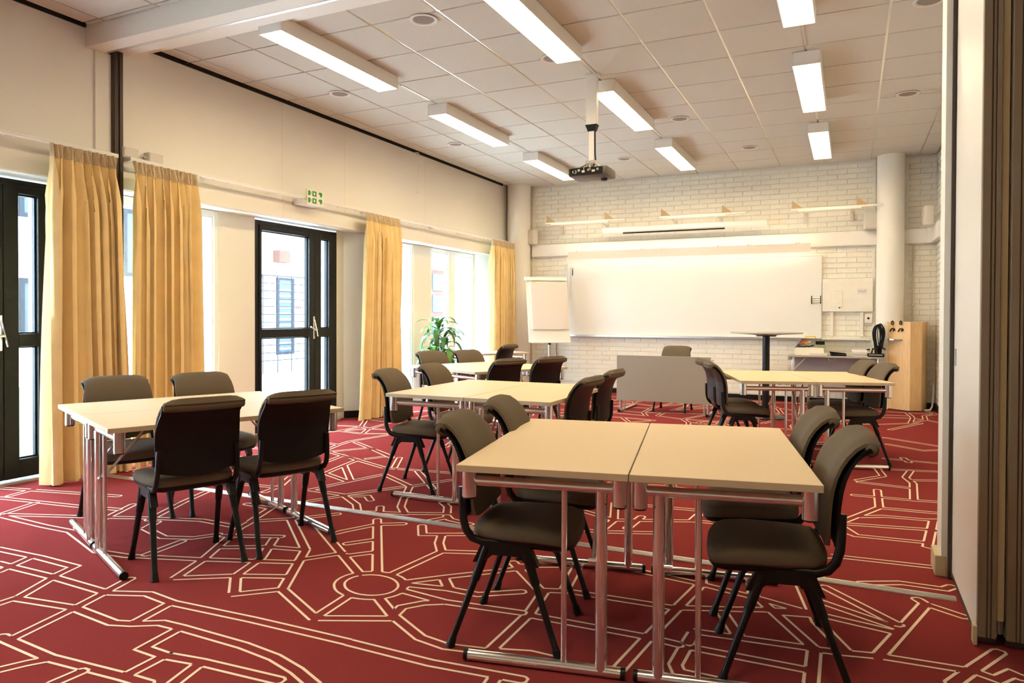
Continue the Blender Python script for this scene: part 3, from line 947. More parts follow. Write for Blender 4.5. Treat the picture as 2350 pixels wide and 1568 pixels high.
# ================================================================ ceiling equipment
def fixture_proto():
    W, L, Hh = .225, 1.53, .115
    t = thing('ceiling_light', 'x', 'ceiling light')
    hb = MB()
    hb.bbox(-W / 2, -W / 2 + .008, -L / 2, L / 2, 0, Hh, .003); hb.bbox(W / 2 - .008, W / 2, -L / 2, L / 2, 0, Hh, .003)
    hb.bbox(-W / 2 + .008, W / 2 - .008, -L / 2, -L / 2 + .008, 0, Hh, .003); hb.bbox(-W / 2 + .008, W / 2 - .008, L / 2 - .008, L / 2, 0, Hh, .003)
    hb.box(-W / 2 + .008, W / 2 - .008, -L / 2 + .008, L / 2 - .008, Hh - .01, Hh)
    hb.build('housing', 'white_metal', t)
    MB().box(-W / 2 + .009, W / 2 - .009, -L / 2 + .03, L / 2 - .009, .011, .015).build('light_panel', 'tube_light', t)
    lv = MB()
    for k in range(1, 26):
        y = -L / 2 + k * L / 26
        lv.box(-W / 2 + .009, W / 2 - .009, y - .0008, y + .0008, .001, .010)
    lv.box(-.001, .001, -L / 2 + .01, L / 2 - .01, .002, .010)
    lv.build('louvre', 'white_metal', t)
    return t
LY = (4.885, 7.30, 9.735)
LX = (-3.965, -2.145, -.358)
LN = ('row nearest the windows', 'middle row over the projector', 'row nearest the folding partition')
LP = ('nearest light of the ', 'second light of the ', 'farthest light of the ')
lp = fixture_proto(); first = True
for ix, x in enumerate(LX):
    for iy, y in enumerate((None, .75) + LY):
        if y is None: continue
        o = lp if first else dup(lp)
        first = False
        o.location = (x, y, H - .117)
        o['label'] = ('white louvred ceiling light, ' + LP[iy - 2] + LN[ix]) if iy > 1 else 'louvred near-room ceiling light above the camera, ' + LN[ix]
        o['group'] = 'long ceiling lights'
    for yy in (6.115, 8.53):
        jb = MB().box(x - .012, x + .012, yy - .25, yy + .28, H - .006, H + .004).build('light_link_rail', 'aluminium')
        tag(jb, 'slim metal link rail between two lights of the ' + LN[ix] + (', near' if yy < 7 else ', far'), 'rail', 'rails between ceiling lights')

SPK = [((-2.935, 4.64), 'between the near lights, closest to the beam'), ((-4.674, 5.825), 'left of the near window-side light'), ((-4.665, 8.157), 'above the window wall halfway back'),
       ((-2.355, 5.80), 'beside the projector pole'), ((-1.764, 8.157), 'right of the second middle light'), ((-2.92, 9.89), 'right behind the projector'),
       ((-1.226, 9.907), 'near the back wall between two light rows'), ((.495, 8.19), 'at the right side near the partition, farther one'), ((.483, 5.855), 'at the right side half hidden by the partition')]
def spk_proto():
    t = thing('ceiling_speaker', 'x', 'speaker')
    MB().lathe([(.078, 0), (.104, -.003), (.108, -.007), (.104, -.011), (.088, -.012), (.080, -.006)], 0, 0, 36).build('ring', 'beige_plastic', t, 40)
    MB().lathe([(.001, -.0095), (.045, -.009), (.079, -.0065), (.079, -.004), (.001, -.004)], 0, 0, 36).build('grille', 'dark_grille', t, 40)
    return t
sp0 = spk_proto(); first = True
for (p, lab) in SPK:
    o = sp0 if first else dup(sp0); first = False
    o.location = (p[0], p[1], H)
    o['label'] = 'round ceiling speaker ' + lab; o['group'] = 'round ceiling speakers'

pj = thing('projector', 'dark ceiling projector hanging on a two-stage white pole', 'projector', (-2.186, 6.36, H))
MB().bbox(-.06, .06, -.04, .04, -.012, 0, .003).build('ceiling_plate', 'white_metal', pj)
MB().bbox(-.052, .052, -.03, .03, -.47, -.012, .006).build('outer_pole', 'white_metal', pj)
MB().add([(-.056, -.036, -.465), (.056, -.036, -.465), (.056, .036, -.465), (-.056, .036, -.465), (-.034, -.024, -.525), (.034, -.024, -.525), (.034, .024, -.525), (-.034, .024, -.525)],
         [(3, 2, 1, 0), (4, 5, 6, 7), (0, 1, 5, 4), (1, 2, 6, 5), (2, 3, 7, 6), (3, 0, 4, 7)]).build('collar', 'black_plastic', pj)
MB().bbox(-.027, .027, -.018, .018, -.80, -.52, .005).build('inner_pole', 'white_metal', pj)
MB().tube([(.03, -.01, -.50), (.034, -.01, -.74), (.04, -.012, -.80), (.02, -.02, -.85)], .008, 8).build('cable', 'black_plastic', pj, 40)
mt = MB()
mt.bbox(-.05, .05, -.05, .05, -.835, -.80, .004)
for a, b in ((-.11, -.08), (.11, -.07), (-.08, .09), (.1, .1)):
    mt.tube([(a * .2, b * .2, -.82), (a, b, -.872)], .007, 6)
mt.build('mount', 'steel', pj)
bd = MB().bbox(-.185, .185, -.135, .145, -.955, -.872, .014).build('body', 'projector_grey', pj, 40)
MB().box(-.172, .150, -.1365, -.135, -.948, -.882).build('connector_panel', 'black_plastic', bd)
for k, (x, w) in enumerate(((-.14, .03), (-.09, .022), (-.05, .028), (0, .022), (.045, .03), (.09, .02))):
    MB().bbox(x, x + w, -.139, -.136, -.925 + .012 * (k % 2), -.905 + .012 * (k % 2), .002).build('socket', 'steel' if k % 2 else 'beige_plastic', bd)
MB().tube([(-.115, -.139, -.915), (-.115, -.134, -.915)], .017, 14).build('fan_port', 'dark_grille', bd)
rn = random.Random(4)
for k in range(5):
    x = -.06 + .03 * k
    MB().tube([(x, -.138, -.905), (x + .01, -.17, -.885), (x * .5, -.12, -.865), (x * .2, -.05, -.83)], .0035, 6).build('cable', 'cream_plastic' if k % 2 else 'black_plastic', bd, 40)
MB().lathe([(.001, -.975), (.028, -.975), (.034, -.955), (.001, -.953)], .10, .06, 18).build('foot', 'black_plastic', bd, 40)

# ================================================================ back wall equipment
Y = YB - .02
# cable trunking in three runs
for (x0, x1, lab) in ((-4.975, .315, 'long white cable trunking above the whiteboard'), (.66, .93, 'short white cable trunking right of the column')):
    t = thing('cable_trunking', lab, 'trunking', ((x0 + x1) / 2, Y, 2.275), 0, 'white cable trunking')
    w = (x1 - x0) / 2
    MB().bbox(-w, w, -.055, .02, 0, .205, .004).build('duct', 'white_metal', t)
    MB().bbox(-w, w, -.060, -.055, .012, .193, .002).build('cover', 'white_metal', t)
t = thing('cable_trunking', 'white cable trunking bending round the right corner', 'trunking', (.93, Y, 2.275), 0, 'white cable trunking')
MB().prism([(0, .02), (0, -.055), (.055, -.115), (.055, -.9), (.125, -.9), (.125, .02)], 0, .205).build('duct', 'white_metal', t)

# whiteboard
wbd = thing('whiteboard', 'wide white writing board lit from above on the brick wall', 'whiteboard', (-2.36, Y, .945))
bw = 1.965
bdo = MB().bbox(-bw, bw, -.030, .018, 0, 1.20, .003).build('board', 'whiteboard', wbd)
fr = MB()
for q in ((-bw - .012, -bw), (bw, bw + .012)): fr.bbox(*q, -.036, .018, -.005, 1.21, .002)
fr.bbox(-bw, bw, -.036, .018, 1.2, 1.21, .002)
fr.build('frame', 'aluminium', wbd)
tr = MB().bbox(-bw - .01, bw + .01, -.075, .018, -.022, .004, .004).build('pen_tray', 'white_metal', wbd)
MB().bbox(-bw - .01, bw + .01, -.079, -.073, -.028, .008, .002).build('tray_lip', 'steel', tr)
MB().box(1.72, 1.80, -.0315, -.0302, .05, .09).build('maker_mark', 'mortar_paint', bdo)
mk = thing('magnet_rack', 'small metal pen rack on the right edge of the whiteboard', 'pen rack', (-.52, Y - .032, 1.475))
for zz in (0, .03, .06):
    MB().tube([(-.02, -.02, zz), (.14, -.02, zz)], .005, 6).build('bar', 'steel', mk)
for xx in (0, .12): MB().bbox(xx - .006, xx + .006, -.03, .0, -.025, .09, .002).build('clip', 'black_plastic', mk)
pn = thing('board_pen', 'dark marker pen hanging at the top left corner of the board', 'marker', (-4.235, Y - .04, 1.94))
MB().tube([(0, 0, 0), (0, 0, .085)], .007, 8).build('barrel', 'black_plastic', pn)
MB().tube([(0, 0, .085), (0, 0, .12)], .0085, 8).build('cap', 'dark_grille', pn)
sh = MB().box(-4.29, -4.265, Y - .038, Y - .034, 1.55, 2.08).build('paper_strip', 'paper')
tag(sh, 'narrow pale paper strip hung at the left edge of the whiteboard', 'paper')

# lamp above the board
bl = thing('board_lamp', 'long white wall lamp lighting the whiteboard', 'lamp', (-2.37, Y - .27, 2.184))
lw = 1.845
MB().add([(-lw, -.050, .0), (lw, -.050, .0), (lw, -.040, .128), (-lw, -.040, .128), (-lw, -.044, .0), (lw, -.044, .0), (lw, -.034, .128), (-lw, -.034, .128)],
         [(0, 1, 2, 3), (4, 7, 6, 5), (0, 4, 5, 1), (3, 2, 6, 7), (0, 3, 7, 4), (1, 5, 6, 2)]).build('shade', 'beige_plastic', bl)
MB().bbox(-lw, lw, -.036, -.004, .030, .062, .004).build('tube_holder', 'white_metal', bl)
MB().tube([(-lw + .02, .012, .046), (lw - .02, .012, .046)], .014, 10).build('tube', 'board_tube', bl)
for x in (-1.70, -.62, -.30, .55, .98, 1.65):
    MB().tube([(x, -.030, .124), (x + .03, .215, .16)], .006, 6).build('arm', 'white_metal', bl)
    MB().bbox(x - .012, x + .012, -.046, -.022, .116, .148, .003).build('clamp', 'beige_plastic', bl)

# projection screen case
sc_ = thing('projection_screen', 'white roll-up projection screen case with black slot bar', 'projection screen', (-2.39, Y - .19, 2.585))
MB().bbox(-1.27, 1.27, -.045, .045, .028, .105, .014).build('case', 'white_gloss', sc_, 40)
MB().bbox(-1.27, 1.27, -.03, .035, .010, .03, .004).build('case_base', 'white_metal', sc_)
MB().tube([(-.92, -.03, .004), (.66, -.03, .004)], .012, 10).build('slot_bar', 'black_plastic', sc_)
for x in (-1.2, 1.15): MB().bbox(x - .02, x + .02, .02, .185, .03, .09, .004).build('bracket', 'white_metal', sc_)
MB().tube([(-.10, -.03, 0), (-.10, -.03, -.03), (-.06, -.03, -.03)], .004, 6).build('pull_ring', 'steel', sc_)

# picture/light rails on brackets
for (x0, x1, lab) in ((-4.62, -3.25, 'left rail on brackets above the board'), (-2.70, -1.42, 'middle rail on brackets above the projection screen'), (-.80, .40, 'right rail on brackets ending at the column')):
    t = thing('wall_rail', 'white ' + lab, 'rail', (x0, Y - .30, 2.80), 0, 'white rails on wall brackets')
    L = x1 - x0
    MB().tube([(0, 0, 0), (L, 0, .0)], .015, 8).build('rod', 'white_gloss', t)
    MB().bbox(.10, L - .28, -.028, .028, -.034, -.006, .004).build('tray', 'white_gloss', t)
    for x in (.16, L - .42):
        b = MB().tube([(x, 0, -.01), (x + .02, .31, -.06)], .010, 8).build('bracket', 'white_metal', t)
        MB().bbox(x, x + .045, .28, .315, -.17, -.02, .003).build('wall_plate', 'beige_plastic', b)
    for x in (.02, L - .34):
        MB().add([(x, 0, .0), (x + .15, .02, .012), (x - .0, .02, .13), (x, -.01, .0), (x + .15, .005, .012), (x, .005, .13)], [(0, 1, 2), (3, 5, 4), (0, 3, 4, 1), (1, 4, 5, 2), (2, 5, 3, 0)]).build('wing_clamp', 'clamp_tan', t)

# loudspeakers
def wallspk(x, y, z, rz, lab):
    t = thing('wall_loudspeaker', lab, 'loudspeaker', (x, y, z), rz, 'small wall loudspeakers')
    MB().bbox(-.095, .095, -.10, .02, 0, .25, .012).build('cabinet', 'beige_plastic', t, 40)
    MB().bbox(-.085, .085, -.106, -.10, .012, .238, .003).build('grille', 'tile_board', t)
    MB().bbox(-.02, .02, .02, .07, .10, .14, .003).build('bracket', 'steel', t)
wallspk(-4.93, YB - .13, 2.475, -.25, 'small beige loudspeaker by the left column')
wallspk(.245, YB - .12, 2.485, .15, 'small beige loudspeaker by the right column')
wallspk(XR - .11, 10.85, 2.46, -PI / 2, 'small beige loudspeaker on the right wall above the trunking')

# service panel right of the board
pan = thing('service_panel', 'white painted service panel with a shelf and recess right of the board', 'panel', (-.05, Y, .95))
MB().bbox(-.325, .33, -.045, .02, .385, .86, .004).build('panel_board', 'brick_paint', pan)
MB().bbox(-.21, -.06, -.052, -.045, .45, .68, .003).build('hatch', 'brick_paint', pan)
MB().tube([(-.10, -.056, .44), (-.10, -.045, .44)], .010, 10).build('key_lock', 'black_plastic', pan)
for x in (-.20, .19): MB().bbox(x - .022, x + .022, -.02, .02, .03, .385, .003).build('upright', 'brick_paint', pan)
MB().bbox(.225, .325, -.035, .02, .225, .35, .004).build('socket_plate', 'brick_paint', pan)
MB().tube([(.275, -.038, .29), (.275, -.030, .29)], .016, 14).build('socket', 'black_plastic', pan)
MB().bbox(-.33, .30, -.075, .02, -.022, .004, .004).build('shelf', 'white_metal', pan)
nt = MB().box(.08, .20, YB - .069, YB - .066, 1.585, 1.66).build('notice', 'paper')
tag(nt, 'small white notice with blue print on the service panel', 'notice')
for k in range(3):
    MB().tube([(.10 + .035 * k, YB - .070, 1.625), (.115 + .035 * k, YB - .070, 1.635 - .02 * (k % 2)), (.13 + .03 * k, YB - .070, 1.62)], .0035, 5).build('print', 'blue_print', nt)

# ================================================================ flip chart
fc = thing('flip_chart', 'white flip chart easel with a blank paper pad by the far curtain', 'flip chart', (-4.33, 10.60, 0), math.radians(40))
def tilt(z): return .20 * (z - .84) / 1.0                       # board leans back
def slab(x0, x1, y0, y1, z0, z1):
    m = MB()
    return m.add([(x0, y0 + tilt(z0), z0), (x1, y0 + tilt(z0), z0), (x1, y1 + tilt(z0), z0), (x0, y1 + tilt(z0), z0), (x0, y0 + tilt(z1), z1), (x1, y0 + tilt(z1), z1), (x1, y1 + tilt(z1), z1), (x0, y1 + tilt(z1), z1)],
                 [(0, 3, 2, 1), (4, 5, 6, 7), (0, 1, 5, 4), (1, 2, 6, 5), (2, 3, 7, 6), (3, 0, 4, 7)])
slab(-.345, .345, 0, .022, .84, 1.84).build('board', 'whiteboard', fc)
slab(-.37, .33, -.045, .03, 1.83, 1.885).build('clamp_bar', 'white_metal', fc)
pad = slab(-.28, .325, -.024, 0, 1.045, 1.80).build('paper_pad', 'paper', fc)
slab(-.282, .327, -.028, .0, 1.785, 1.815).build('pad_binding', 'cream_plastic', pad)
MB().bbox(-.24, -.19, -.045 + tilt(1.8), -.03 + tilt(1.8), 1.80, 1.82, .002).build('hook', 'yellow', fc)
MB().bbox(-.31, .33, -.05, .0, .83, .848, .003).build('pen_ledge', 'white_metal', fc)
MB().tube([(.0, .03, .05), (.0, .05, .9), (.0, .16, 1.5)], .018, 12).build('column', 'steel', fc)
MB().tube([(0, .03, .80), (0, .03, .83)], .026, 12).build('collar', 'black_plastic', fc)
for a in range(5):
    th = a * 2 * PI / 5 + .3
    MB().tube([(0, .03, .075), (.32 * math.cos(th), .03 + .32 * math.sin(th), .045)], [.016, .012], 8).build('base_leg', 'steel', fc)
    MB().lathe([(.012, 0.001), (.022, .004), (.022, .035), (.012, .04)], .32 * math.cos(th), .03 + .32 * math.sin(th), 10).build('caster', 'black_plastic', fc)
tag(MB().tube([(-4.52, 11.36, 1.02), (-4.51, 11.37, .90), (-4.53, 11.37, .70), (-4.50, 11.37, .45)], .006, 6).build('wall_cable', 'brown_post', None, 40), 'thin brown cable hanging on the brick wall behind the flip chart', 'cable')

# ================================================================ tables
def table_proto(mir):
    """folding table 0.6 x 1.2 m, long side along local y; the posts stand towards +x (mir=1) or -x (mir=-1)"""
    t = thing('folding_table', 'x', 'table')
    MB().bbox(-.2985, .2985, -.5985, .5985, .696, .7195, .002).build('tabletop', 'table_top', t)
    e = MB()
    e.bbox(-.300, -.2975, -.600, .600, .6955, .7190, .001); e.bbox(.2975, .300, -.600, .600, .6955, .7190, .001)
    e.bbox(-.2975, .2975, -.600, -.5975, .6955, .7190, .001); e.bbox(-.2975, .2975, .5975, .600, .6955, .7190, .001)
    e.build('edge_band', 'table_edge', t)
    for sx in (-1, 1):
        for sy in (-1, 1):
            c = MB().tube([(sx * .268, sy * .545, .598), (sx * .268, sy * .545, .696)], .0255, 20).build('corner_leg_socket', 'chrome', t, 40)
            MB().tube([(sx * .268, sy * .545, .592), (sx * .268, sy * .545, .5985)], .022, 16).build('socket_plug', 'black_plastic', c)
    for sy in (-1, 1):
        y = sy * .532
        MB().tube([(-.245, y, .652), (.245, y, .652)], .0185, 16).build('rail', 'chrome', t, 40)
        MB().tube([(mir * .205, y, .022), (mir * .205, y, .645)], .0205, 18).build('post', 'chrome', t, 40)
        MB().tube([(mir * .075, y, .022), (mir * .075, y, .645)], .0105, 12).build('slim_post', 'chrome', t, 40)
        f = MB().tube([(-.275, y, .021), (.275, y, .021)], .0195, 16).build('foot', 'chrome', t, 40)
        for sx in (-1, 1):
            MB().tube([(sx * .273, y, .021), (sx * .288, y, .021)], .0205, 14).build('end_cap', 'black_plastic', f, 40)
        MB().tube([(mir * .175, y, .40), (mir * .175, y - sy * .02, .41), (mir * .175, y - sy * .26, .69)], .0075, 8).build('brace', 'chrome', t, 40)
        MB().tube([(mir * .195, y, .40), (mir * .160, y, .40)], .012, 10).build('brace_pivot', 'chrome', t, 40)
    return t
tp = {1: table_proto(1), -1: table_proto(-1)}
tused = {1: 0, -1: 0}
def put_table(mir, cx, cy, rot, lab, grp):
    o = tp[mir] if not tused[mir] else dup(tp[mir])
    tused[mir] = 1
    o.location = (cx, cy, 0); o.rotation_euler = (0, 0, math.radians(rot))
    o['label'] = lab; o['group'] = grp
    return o
def pair(cx, cy, rot, where, gap=.004, sides=('left', 'right')):
    a = math.radians(rot)
    for s, mir in ((-1, 1), (1, -1)):
        d = s * (.30 + gap / 2)
        put_table(mir, cx + d * math.cos(a), cy + d * math.sin(a), rot, '%s beech-look folding table with chrome legs, %s' % (sides[0] if s < 0 else sides[1], where), 'folding tables pushed together in pairs')
TA = (-.776, 2.900, 11.0); TB = (-2.262, 4.650, .6); TC = (-.425, 6.930, 17.5); TD = (-3.396, 2.972, -23.2); TE = (-3.480, 6.760, -25.5)
pair(*TA, 'in the pair nearest the camera')
pair(*TB, 'in the pair at mid room')
pair(*TC, 'in the pair before the lectern')
pair(*TD, 'in the pair by the near door', sides=('window-side', 'room-side'))
pair(*TE, 'in the pair before the plant', sides=('window-side', 'room-side'))
put_table(1, -4.83, 9.32, -25.0, 'single beech-look folding table beside the plant, far back by the windows', 'folding tables')

# presenter's table with its top tipped upright
ft = thing('flip_top_table', 'table with its brown-grey top tipped upright before the whiteboard', 'table', (-2.165, 9.42, 0), math.radians(-.5))
MB().bbox(-.60, .60, -.330, -.307, .160, .745, .002).build('tabletop', 'grey_laminate', ft)
e = MB()
e.bbox(-.602, -.600, -.331, -.306, .159, .746, .0008); e.bbox(.600, .602, -.331, -.306, .159, .746, .0008); e.bbox(-.6, .6, -.331, -.306, .745, .7475, .001)
e.build('edge_band', 'table_edge', ft)
for sx in (-1, 1):
    x = sx * .565
    MB().tube([(x, -.27, .022), (x, -.27, .69)], .017, 14).build('post', 'steel', ft, 40)
    MB().tube([(x - sx * .05, -.26, .022), (x - sx * .05, -.26, .69)], .009, 10).build('slim_post', 'steel', ft, 40)
    f = MB().tube([(x, -.34, .02), (x, .42, .02)], .0185, 14).build('foot', 'steel', ft, 40)
    for yy in (-.34, .42): MB().tube([(x, yy - .008, .02), (x, yy + .008, .02)], .0205, 12).build('end_cap', 'black_plastic', f, 40)
    MB().tube([(x, -.305, .69), (x, .05, .69)], .012, 10).build('pivot_arm', 'steel', ft, 40)
MB().tube([(-.565, -.27, .64), (.565, -.27, .64)], .015, 12).build('cross_bar', 'steel', ft, 40)

# round bar table
rt = thing('bar_table', 'tall round bar table with black column in front of the board', 'table', (-.95, 9.42, 0))
MB().lathe([(.001, 1.020), (.10, 1.022), (.20, 1.035), (.425, 1.048), (.428, 1.056), (.424, 1.064), (.001, 1.064)], 0, 0, 48).build('tabletop', 'grey_table', rt, 40)
MB().lathe([(.12, 1.010), (.12, 1.021), (.05, 1.026)], 0, 0, 32).build('top_flange', 'black_steel', rt, 40)
MB().lathe([(.043, .02), (.043, 1.015)], 0, 0, 28).build('column', 'black_steel', rt, 40)
MB().lathe([(.26, 0), (.265, .006), (.255, .016), (.06, .030), (.044, .04)], 0, 0, 40).build('base', 'black_steel', rt, 40)

# equipment table against the back wall
et = thing('equipment_table', 'narrow grey side table with felt modesty panel against the brick wall', 'table', (-.20, 11.07, 0))
MB().bbox(-.60, .60, -.20, .24, .690, .714, .003).build('tabletop', 'grey_table', et)
MB().bbox(-.53, .58, .10, .12, .38, .675, .003).build('modesty_panel', 'grey_felt', et)
for sx in (-1, 1):
    MB().tube([(sx * .54, -.16, 0.003), (sx * .54, -.16, .69)], .014, 12).build('leg', 'chrome', et, 40)
    MB().tube([(sx * .54, .20, 0.003), (sx * .54, .20, .69)], .014, 12).build('leg', 'chrome', et, 40)
    MB().tube([(sx * .53, -.15, .50), (sx * .36, -.15, .69)], .007, 8).build('brace', 'chrome', et, 40)
    MB().bbox(sx * .58 - .02, sx * .58 + .02, -.19, .0, .650, .690, .004).build('corner_bracket', 'steel', et)
MB().tube([(-.08, -.17, .68), (-.07, -.175, .655), (-.01, -.175, .655), (0, -.17, .68)], .006, 6).build('latch_loop', 'steel', et)

# things on the equipment table
TZ = .714
og = thing('pen_caddy', 'cream carry caddy full of pens with a yellow handle on the side table', 'caddy', (-.53, 11.09, TZ))
MB().add([(-.19, -.10, 0), (.19, -.10, 0), (.19, .12, 0), (-.19, .12, 0), (-.19, -.10, .10), (.19, -.10, .10), (.19, .12, .10), (-.19, .12, .10), (-.10, .0, .235), (.11, .0, .235), (.11, .10, .235), (-.10, .10, .235)],
         [(3, 2, 1, 0), (0, 1, 5, 4), (1, 2, 6, 5), (3, 0, 4, 7), (2, 3, 7, 11, 10, 6), (4, 8, 11, 7), (5, 6, 10, 9), (8, 9, 10, 11)]).build('body', 'cream_plastic', og)
MB().tube([(-.06, .05, .235), (-.055, .05, .262), (.07, .05, .262), (.075, .05, .235)], .011, 10).build('handle', 'yellow', og, 40)
MB().bbox(-.17, .18, -.09, .0, .098, .108, .002).build('tray', 'cream_plastic', og)
MB().bbox(.08, .20, -.06, -.03, .15, .20, .004).build('eraser', 'black_plastic', og)
for k, (x, z, mname) in enumerate(((-.10, .17, 'red'), (-.06, .18, 'red'), (-.02, .165, 'yellow'), (-.12, .115, 'black_plastic'), (-.05, .113, 'black_plastic'), (.02, .115, 'black_plastic'), (.17, .12, 'green_bit'))):
    MB().tube([(x - .04, -.045 - .005 * k, z), (x + .04, -.05, z + .012 * (k % 3))], .009, 8).build('pen', mname, og)
tag(MB().bbox(-.52, -.29, 10.90, 11.0, TZ, TZ + .035, .004).build('pen_tray_box', 'paper'), 'flat white box lying in front of the pen caddy', 'box')
st = thing('stapler', 'black stapler-like tool lying on the side table', 'stapler', (-.15, 10.96, TZ), .15)
MB().bbox(-.10, .10, -.025, .025, 0, .022, .006).build('base', 'black_plastic', st)
MB().add([(-.10, -.02, .022), (.10, -.02, .026), (.10, .02, .026), (-.10, .02, .022), (-.12, -.02, .062), (.09, -.02, .040), (.09, .02, .040), (-.12, .02, .062)],
         [(3, 2, 1, 0), (4, 5, 6, 7), (0, 1, 5, 4), (1, 2, 6, 5), (2, 3, 7, 6), (3, 0, 4, 7)]).build('arm', 'black_plastic', st)
tp_ = thing('paper_roll', 'cream paper roll box in the middle of the side table', 'paper roll', (.115, 10.98, TZ))
MB().bbox(-.11, .10, -.05, .06, 0, .012, .003).build('base', 'cream_plastic', tp_)
MB().tube([(-.10, .0, .052), (.09, .0, .052)], .042, 20).build('roll', 'paper', tp_, 40)
mc = thing('cable_box', 'black cable connection box on the side table beside the lectern', 'connection box', (.315, 10.98, TZ))
MB().bbox(-.11, .10, -.05, .06, 0, .045, .008).build('body', 'black_plastic', mc)
MB().bbox(-.09, .08, -.052, -.049, .018, .034, .001).build('label_strip', 'steel', mc)
for k, x in enumerate((-.14, -.06, .05)):
    MB().tube([(x, .02, .02), (x + .02, .02, .09 + .02 * k), (x + .06, .0, .10)], .012, 8).build('plug', 'black_plastic', mc, 40)
MB().tube([(-.02, .04, .045), (-.02, .04, .135)], .004, 6).build('stick', 'yellow', mc)

# lectern in the corner
lc = thing('lectern', 'tall light-wood lectern with angled sides in the back right corner', 'lectern', (.66, 11.06, 0))
P = [(-.245, .03), (.055, -.205), (.195, -.125), (.285, .21), (-.10, .21)]
MB().prism(P, .012, 1.175).build('body', 'lectern_wood', lc)
MB().prism([(x * 1.03, y * 1.03 - .003) for x, y in P], 1.175, 1.195).build('top', 'lectern_wood', lc)
MB().prism([(x * .96, y * .96) for x, y in P], 0, .012).build('plinth', 'black_plastic', lc)
fa = Vector((-.245, .03, 0)); fb = Vector((.055, -.205, 0)); fd = (fb - fa).normalized(); fn = Vector((fd.y, -fd.x, 0))
def onface(u, z, out): p = fa + fd * u + fn * out; return (p.x, p.y, z)
shp = [onface(.07, 0, 0), onface(.27, 0, 0), onface(.26, 0, .05), onface(.20, 0, .085), onface(.14, 0, .085), onface(.08, 0, .05)]
MB().prism([(p[0], p[1]) for p in shp], .945, .962).build('shelf', 'steel', lc)
seam = MB().tube([onface(.001, .02, .0), onface(.001, 1.17, .0)], .002, 4).build('edge_line', 'table_edge', lc)
for u in (.13, .25):
    c = thing('cable_clip', 'black clip with a cable end on the lectern front, ' + ('left one' if u < .2 else 'right one'), 'clip', tuple(Vector(lc.location) + Vector(onface(u, 1.09, .012))), 0, 'black clips on the lectern')
    MB().tube([(0, .0, .115), (-.012, -.01, .10), (-.012, -.012, .07), (.008, -.01, .065), (.012, -.008, .10), (0, .0, .118)], .008, 8).build('hook', 'black_plastic', c, 40)
    MB().tube([(-.03, -.008, -.03), (-.01, -.012, .01), (.02, -.012, .012), (.03, -.01, -.01), (.005, -.012, -.015)], .010, 8).build('plug', 'black_plastic', c, 40)
cc = thing('cable_coil', 'coiled black cable hanging on the left side of the lectern', 'cable', (.375, 11.02, 1.16))
rn = random.Random(8)
for k in range(11):
    w = .035 + .055 * rn.random(); hh = .15 + .06 * rn.random(); dx = rn.uniform(-.035, .01); yo = -.006 * k
    pts = []
    for a in range(25):
        th = a * 2 * PI / 24
        pts.append((dx - .02 + w * math.sin(th) * (.55 + .45 * math.cos(th / 2) ** 2), yo + .012 * math.cos(3 * th + k), -hh + hh * math.cos(th) + dx * .6))
    MB().tube(pts, .0065, 7).build('loop', 'black_plastic', cc, 40)
MB().tube([(-.03, 0, -.38), (.0, -.01, -.42), (-.06, -.02, -.44), (-.12, -.03, -.43)], .0065, 7).build('tail', 'black_plastic', cc, 40)
tag(MB().tube([(.90, 11.02, .013), (.965, 11.05, .013), (1.0, 11.16, .05), (1.02, 11.25, .18), (1.03, 11.30, .34)], .012, 8).build('floor_cable', 'white_metal', None, 40), 'white cable curving from the floor up the wall right of the lectern', 'cable')

# ================================================================ chairs
PROF = [(-.148, .492), (-.150, .53), (-.151, .58), (-.154, .63), (-.160, .675), (-.170, .715), (-.186, .752), (-.207, .784), (-.232, .810), (-.258, .827), (-.281, .830), (-.296, .819)]
def sheet(prof, off0, off1, hw, bow, sagb, taper_end=0, nj=11, rim=.0):
    """curved upholstered sheet following the side profile"""
    n = len(prof)
    fr = []; bk = []
    for i, (x, z) in enumerate(prof):
        a = Vector(prof[max(i - 1, 0)]); b = Vector(prof[min(i + 1, n - 1)])
        d = (b - a).normalized(); nn = Vector((d.y, -d.x))          # points to the front
        s_ = i / (n - 1)
        k = 1.0
        rf = []; rb_ = []
        for j in range(nj):
            t = -1 + 2 * j / (nj - 1)
            w = hw(s_)
            edge = 1 - abs(t) ** 6
            sg = sagb * (1 - t * t) * max(0, 1 - s_ * 4)
            cv = bow * t * t
            f = off0 + (off1 - off0) * (.35 + .65 * edge)
            if i in (0, n - 1): f = off0 + (off1 - off0) * .55
            rf.append((x + nn.x * f + cv, w * t, z + nn.y * f - sg))
            rb_.append((x + nn.x * off0 + cv, w * t, z + nn.y * off0 - sg))
        fr.append(rf); bk.append(rb_)
    return MB().grid_solid(fr, bk)
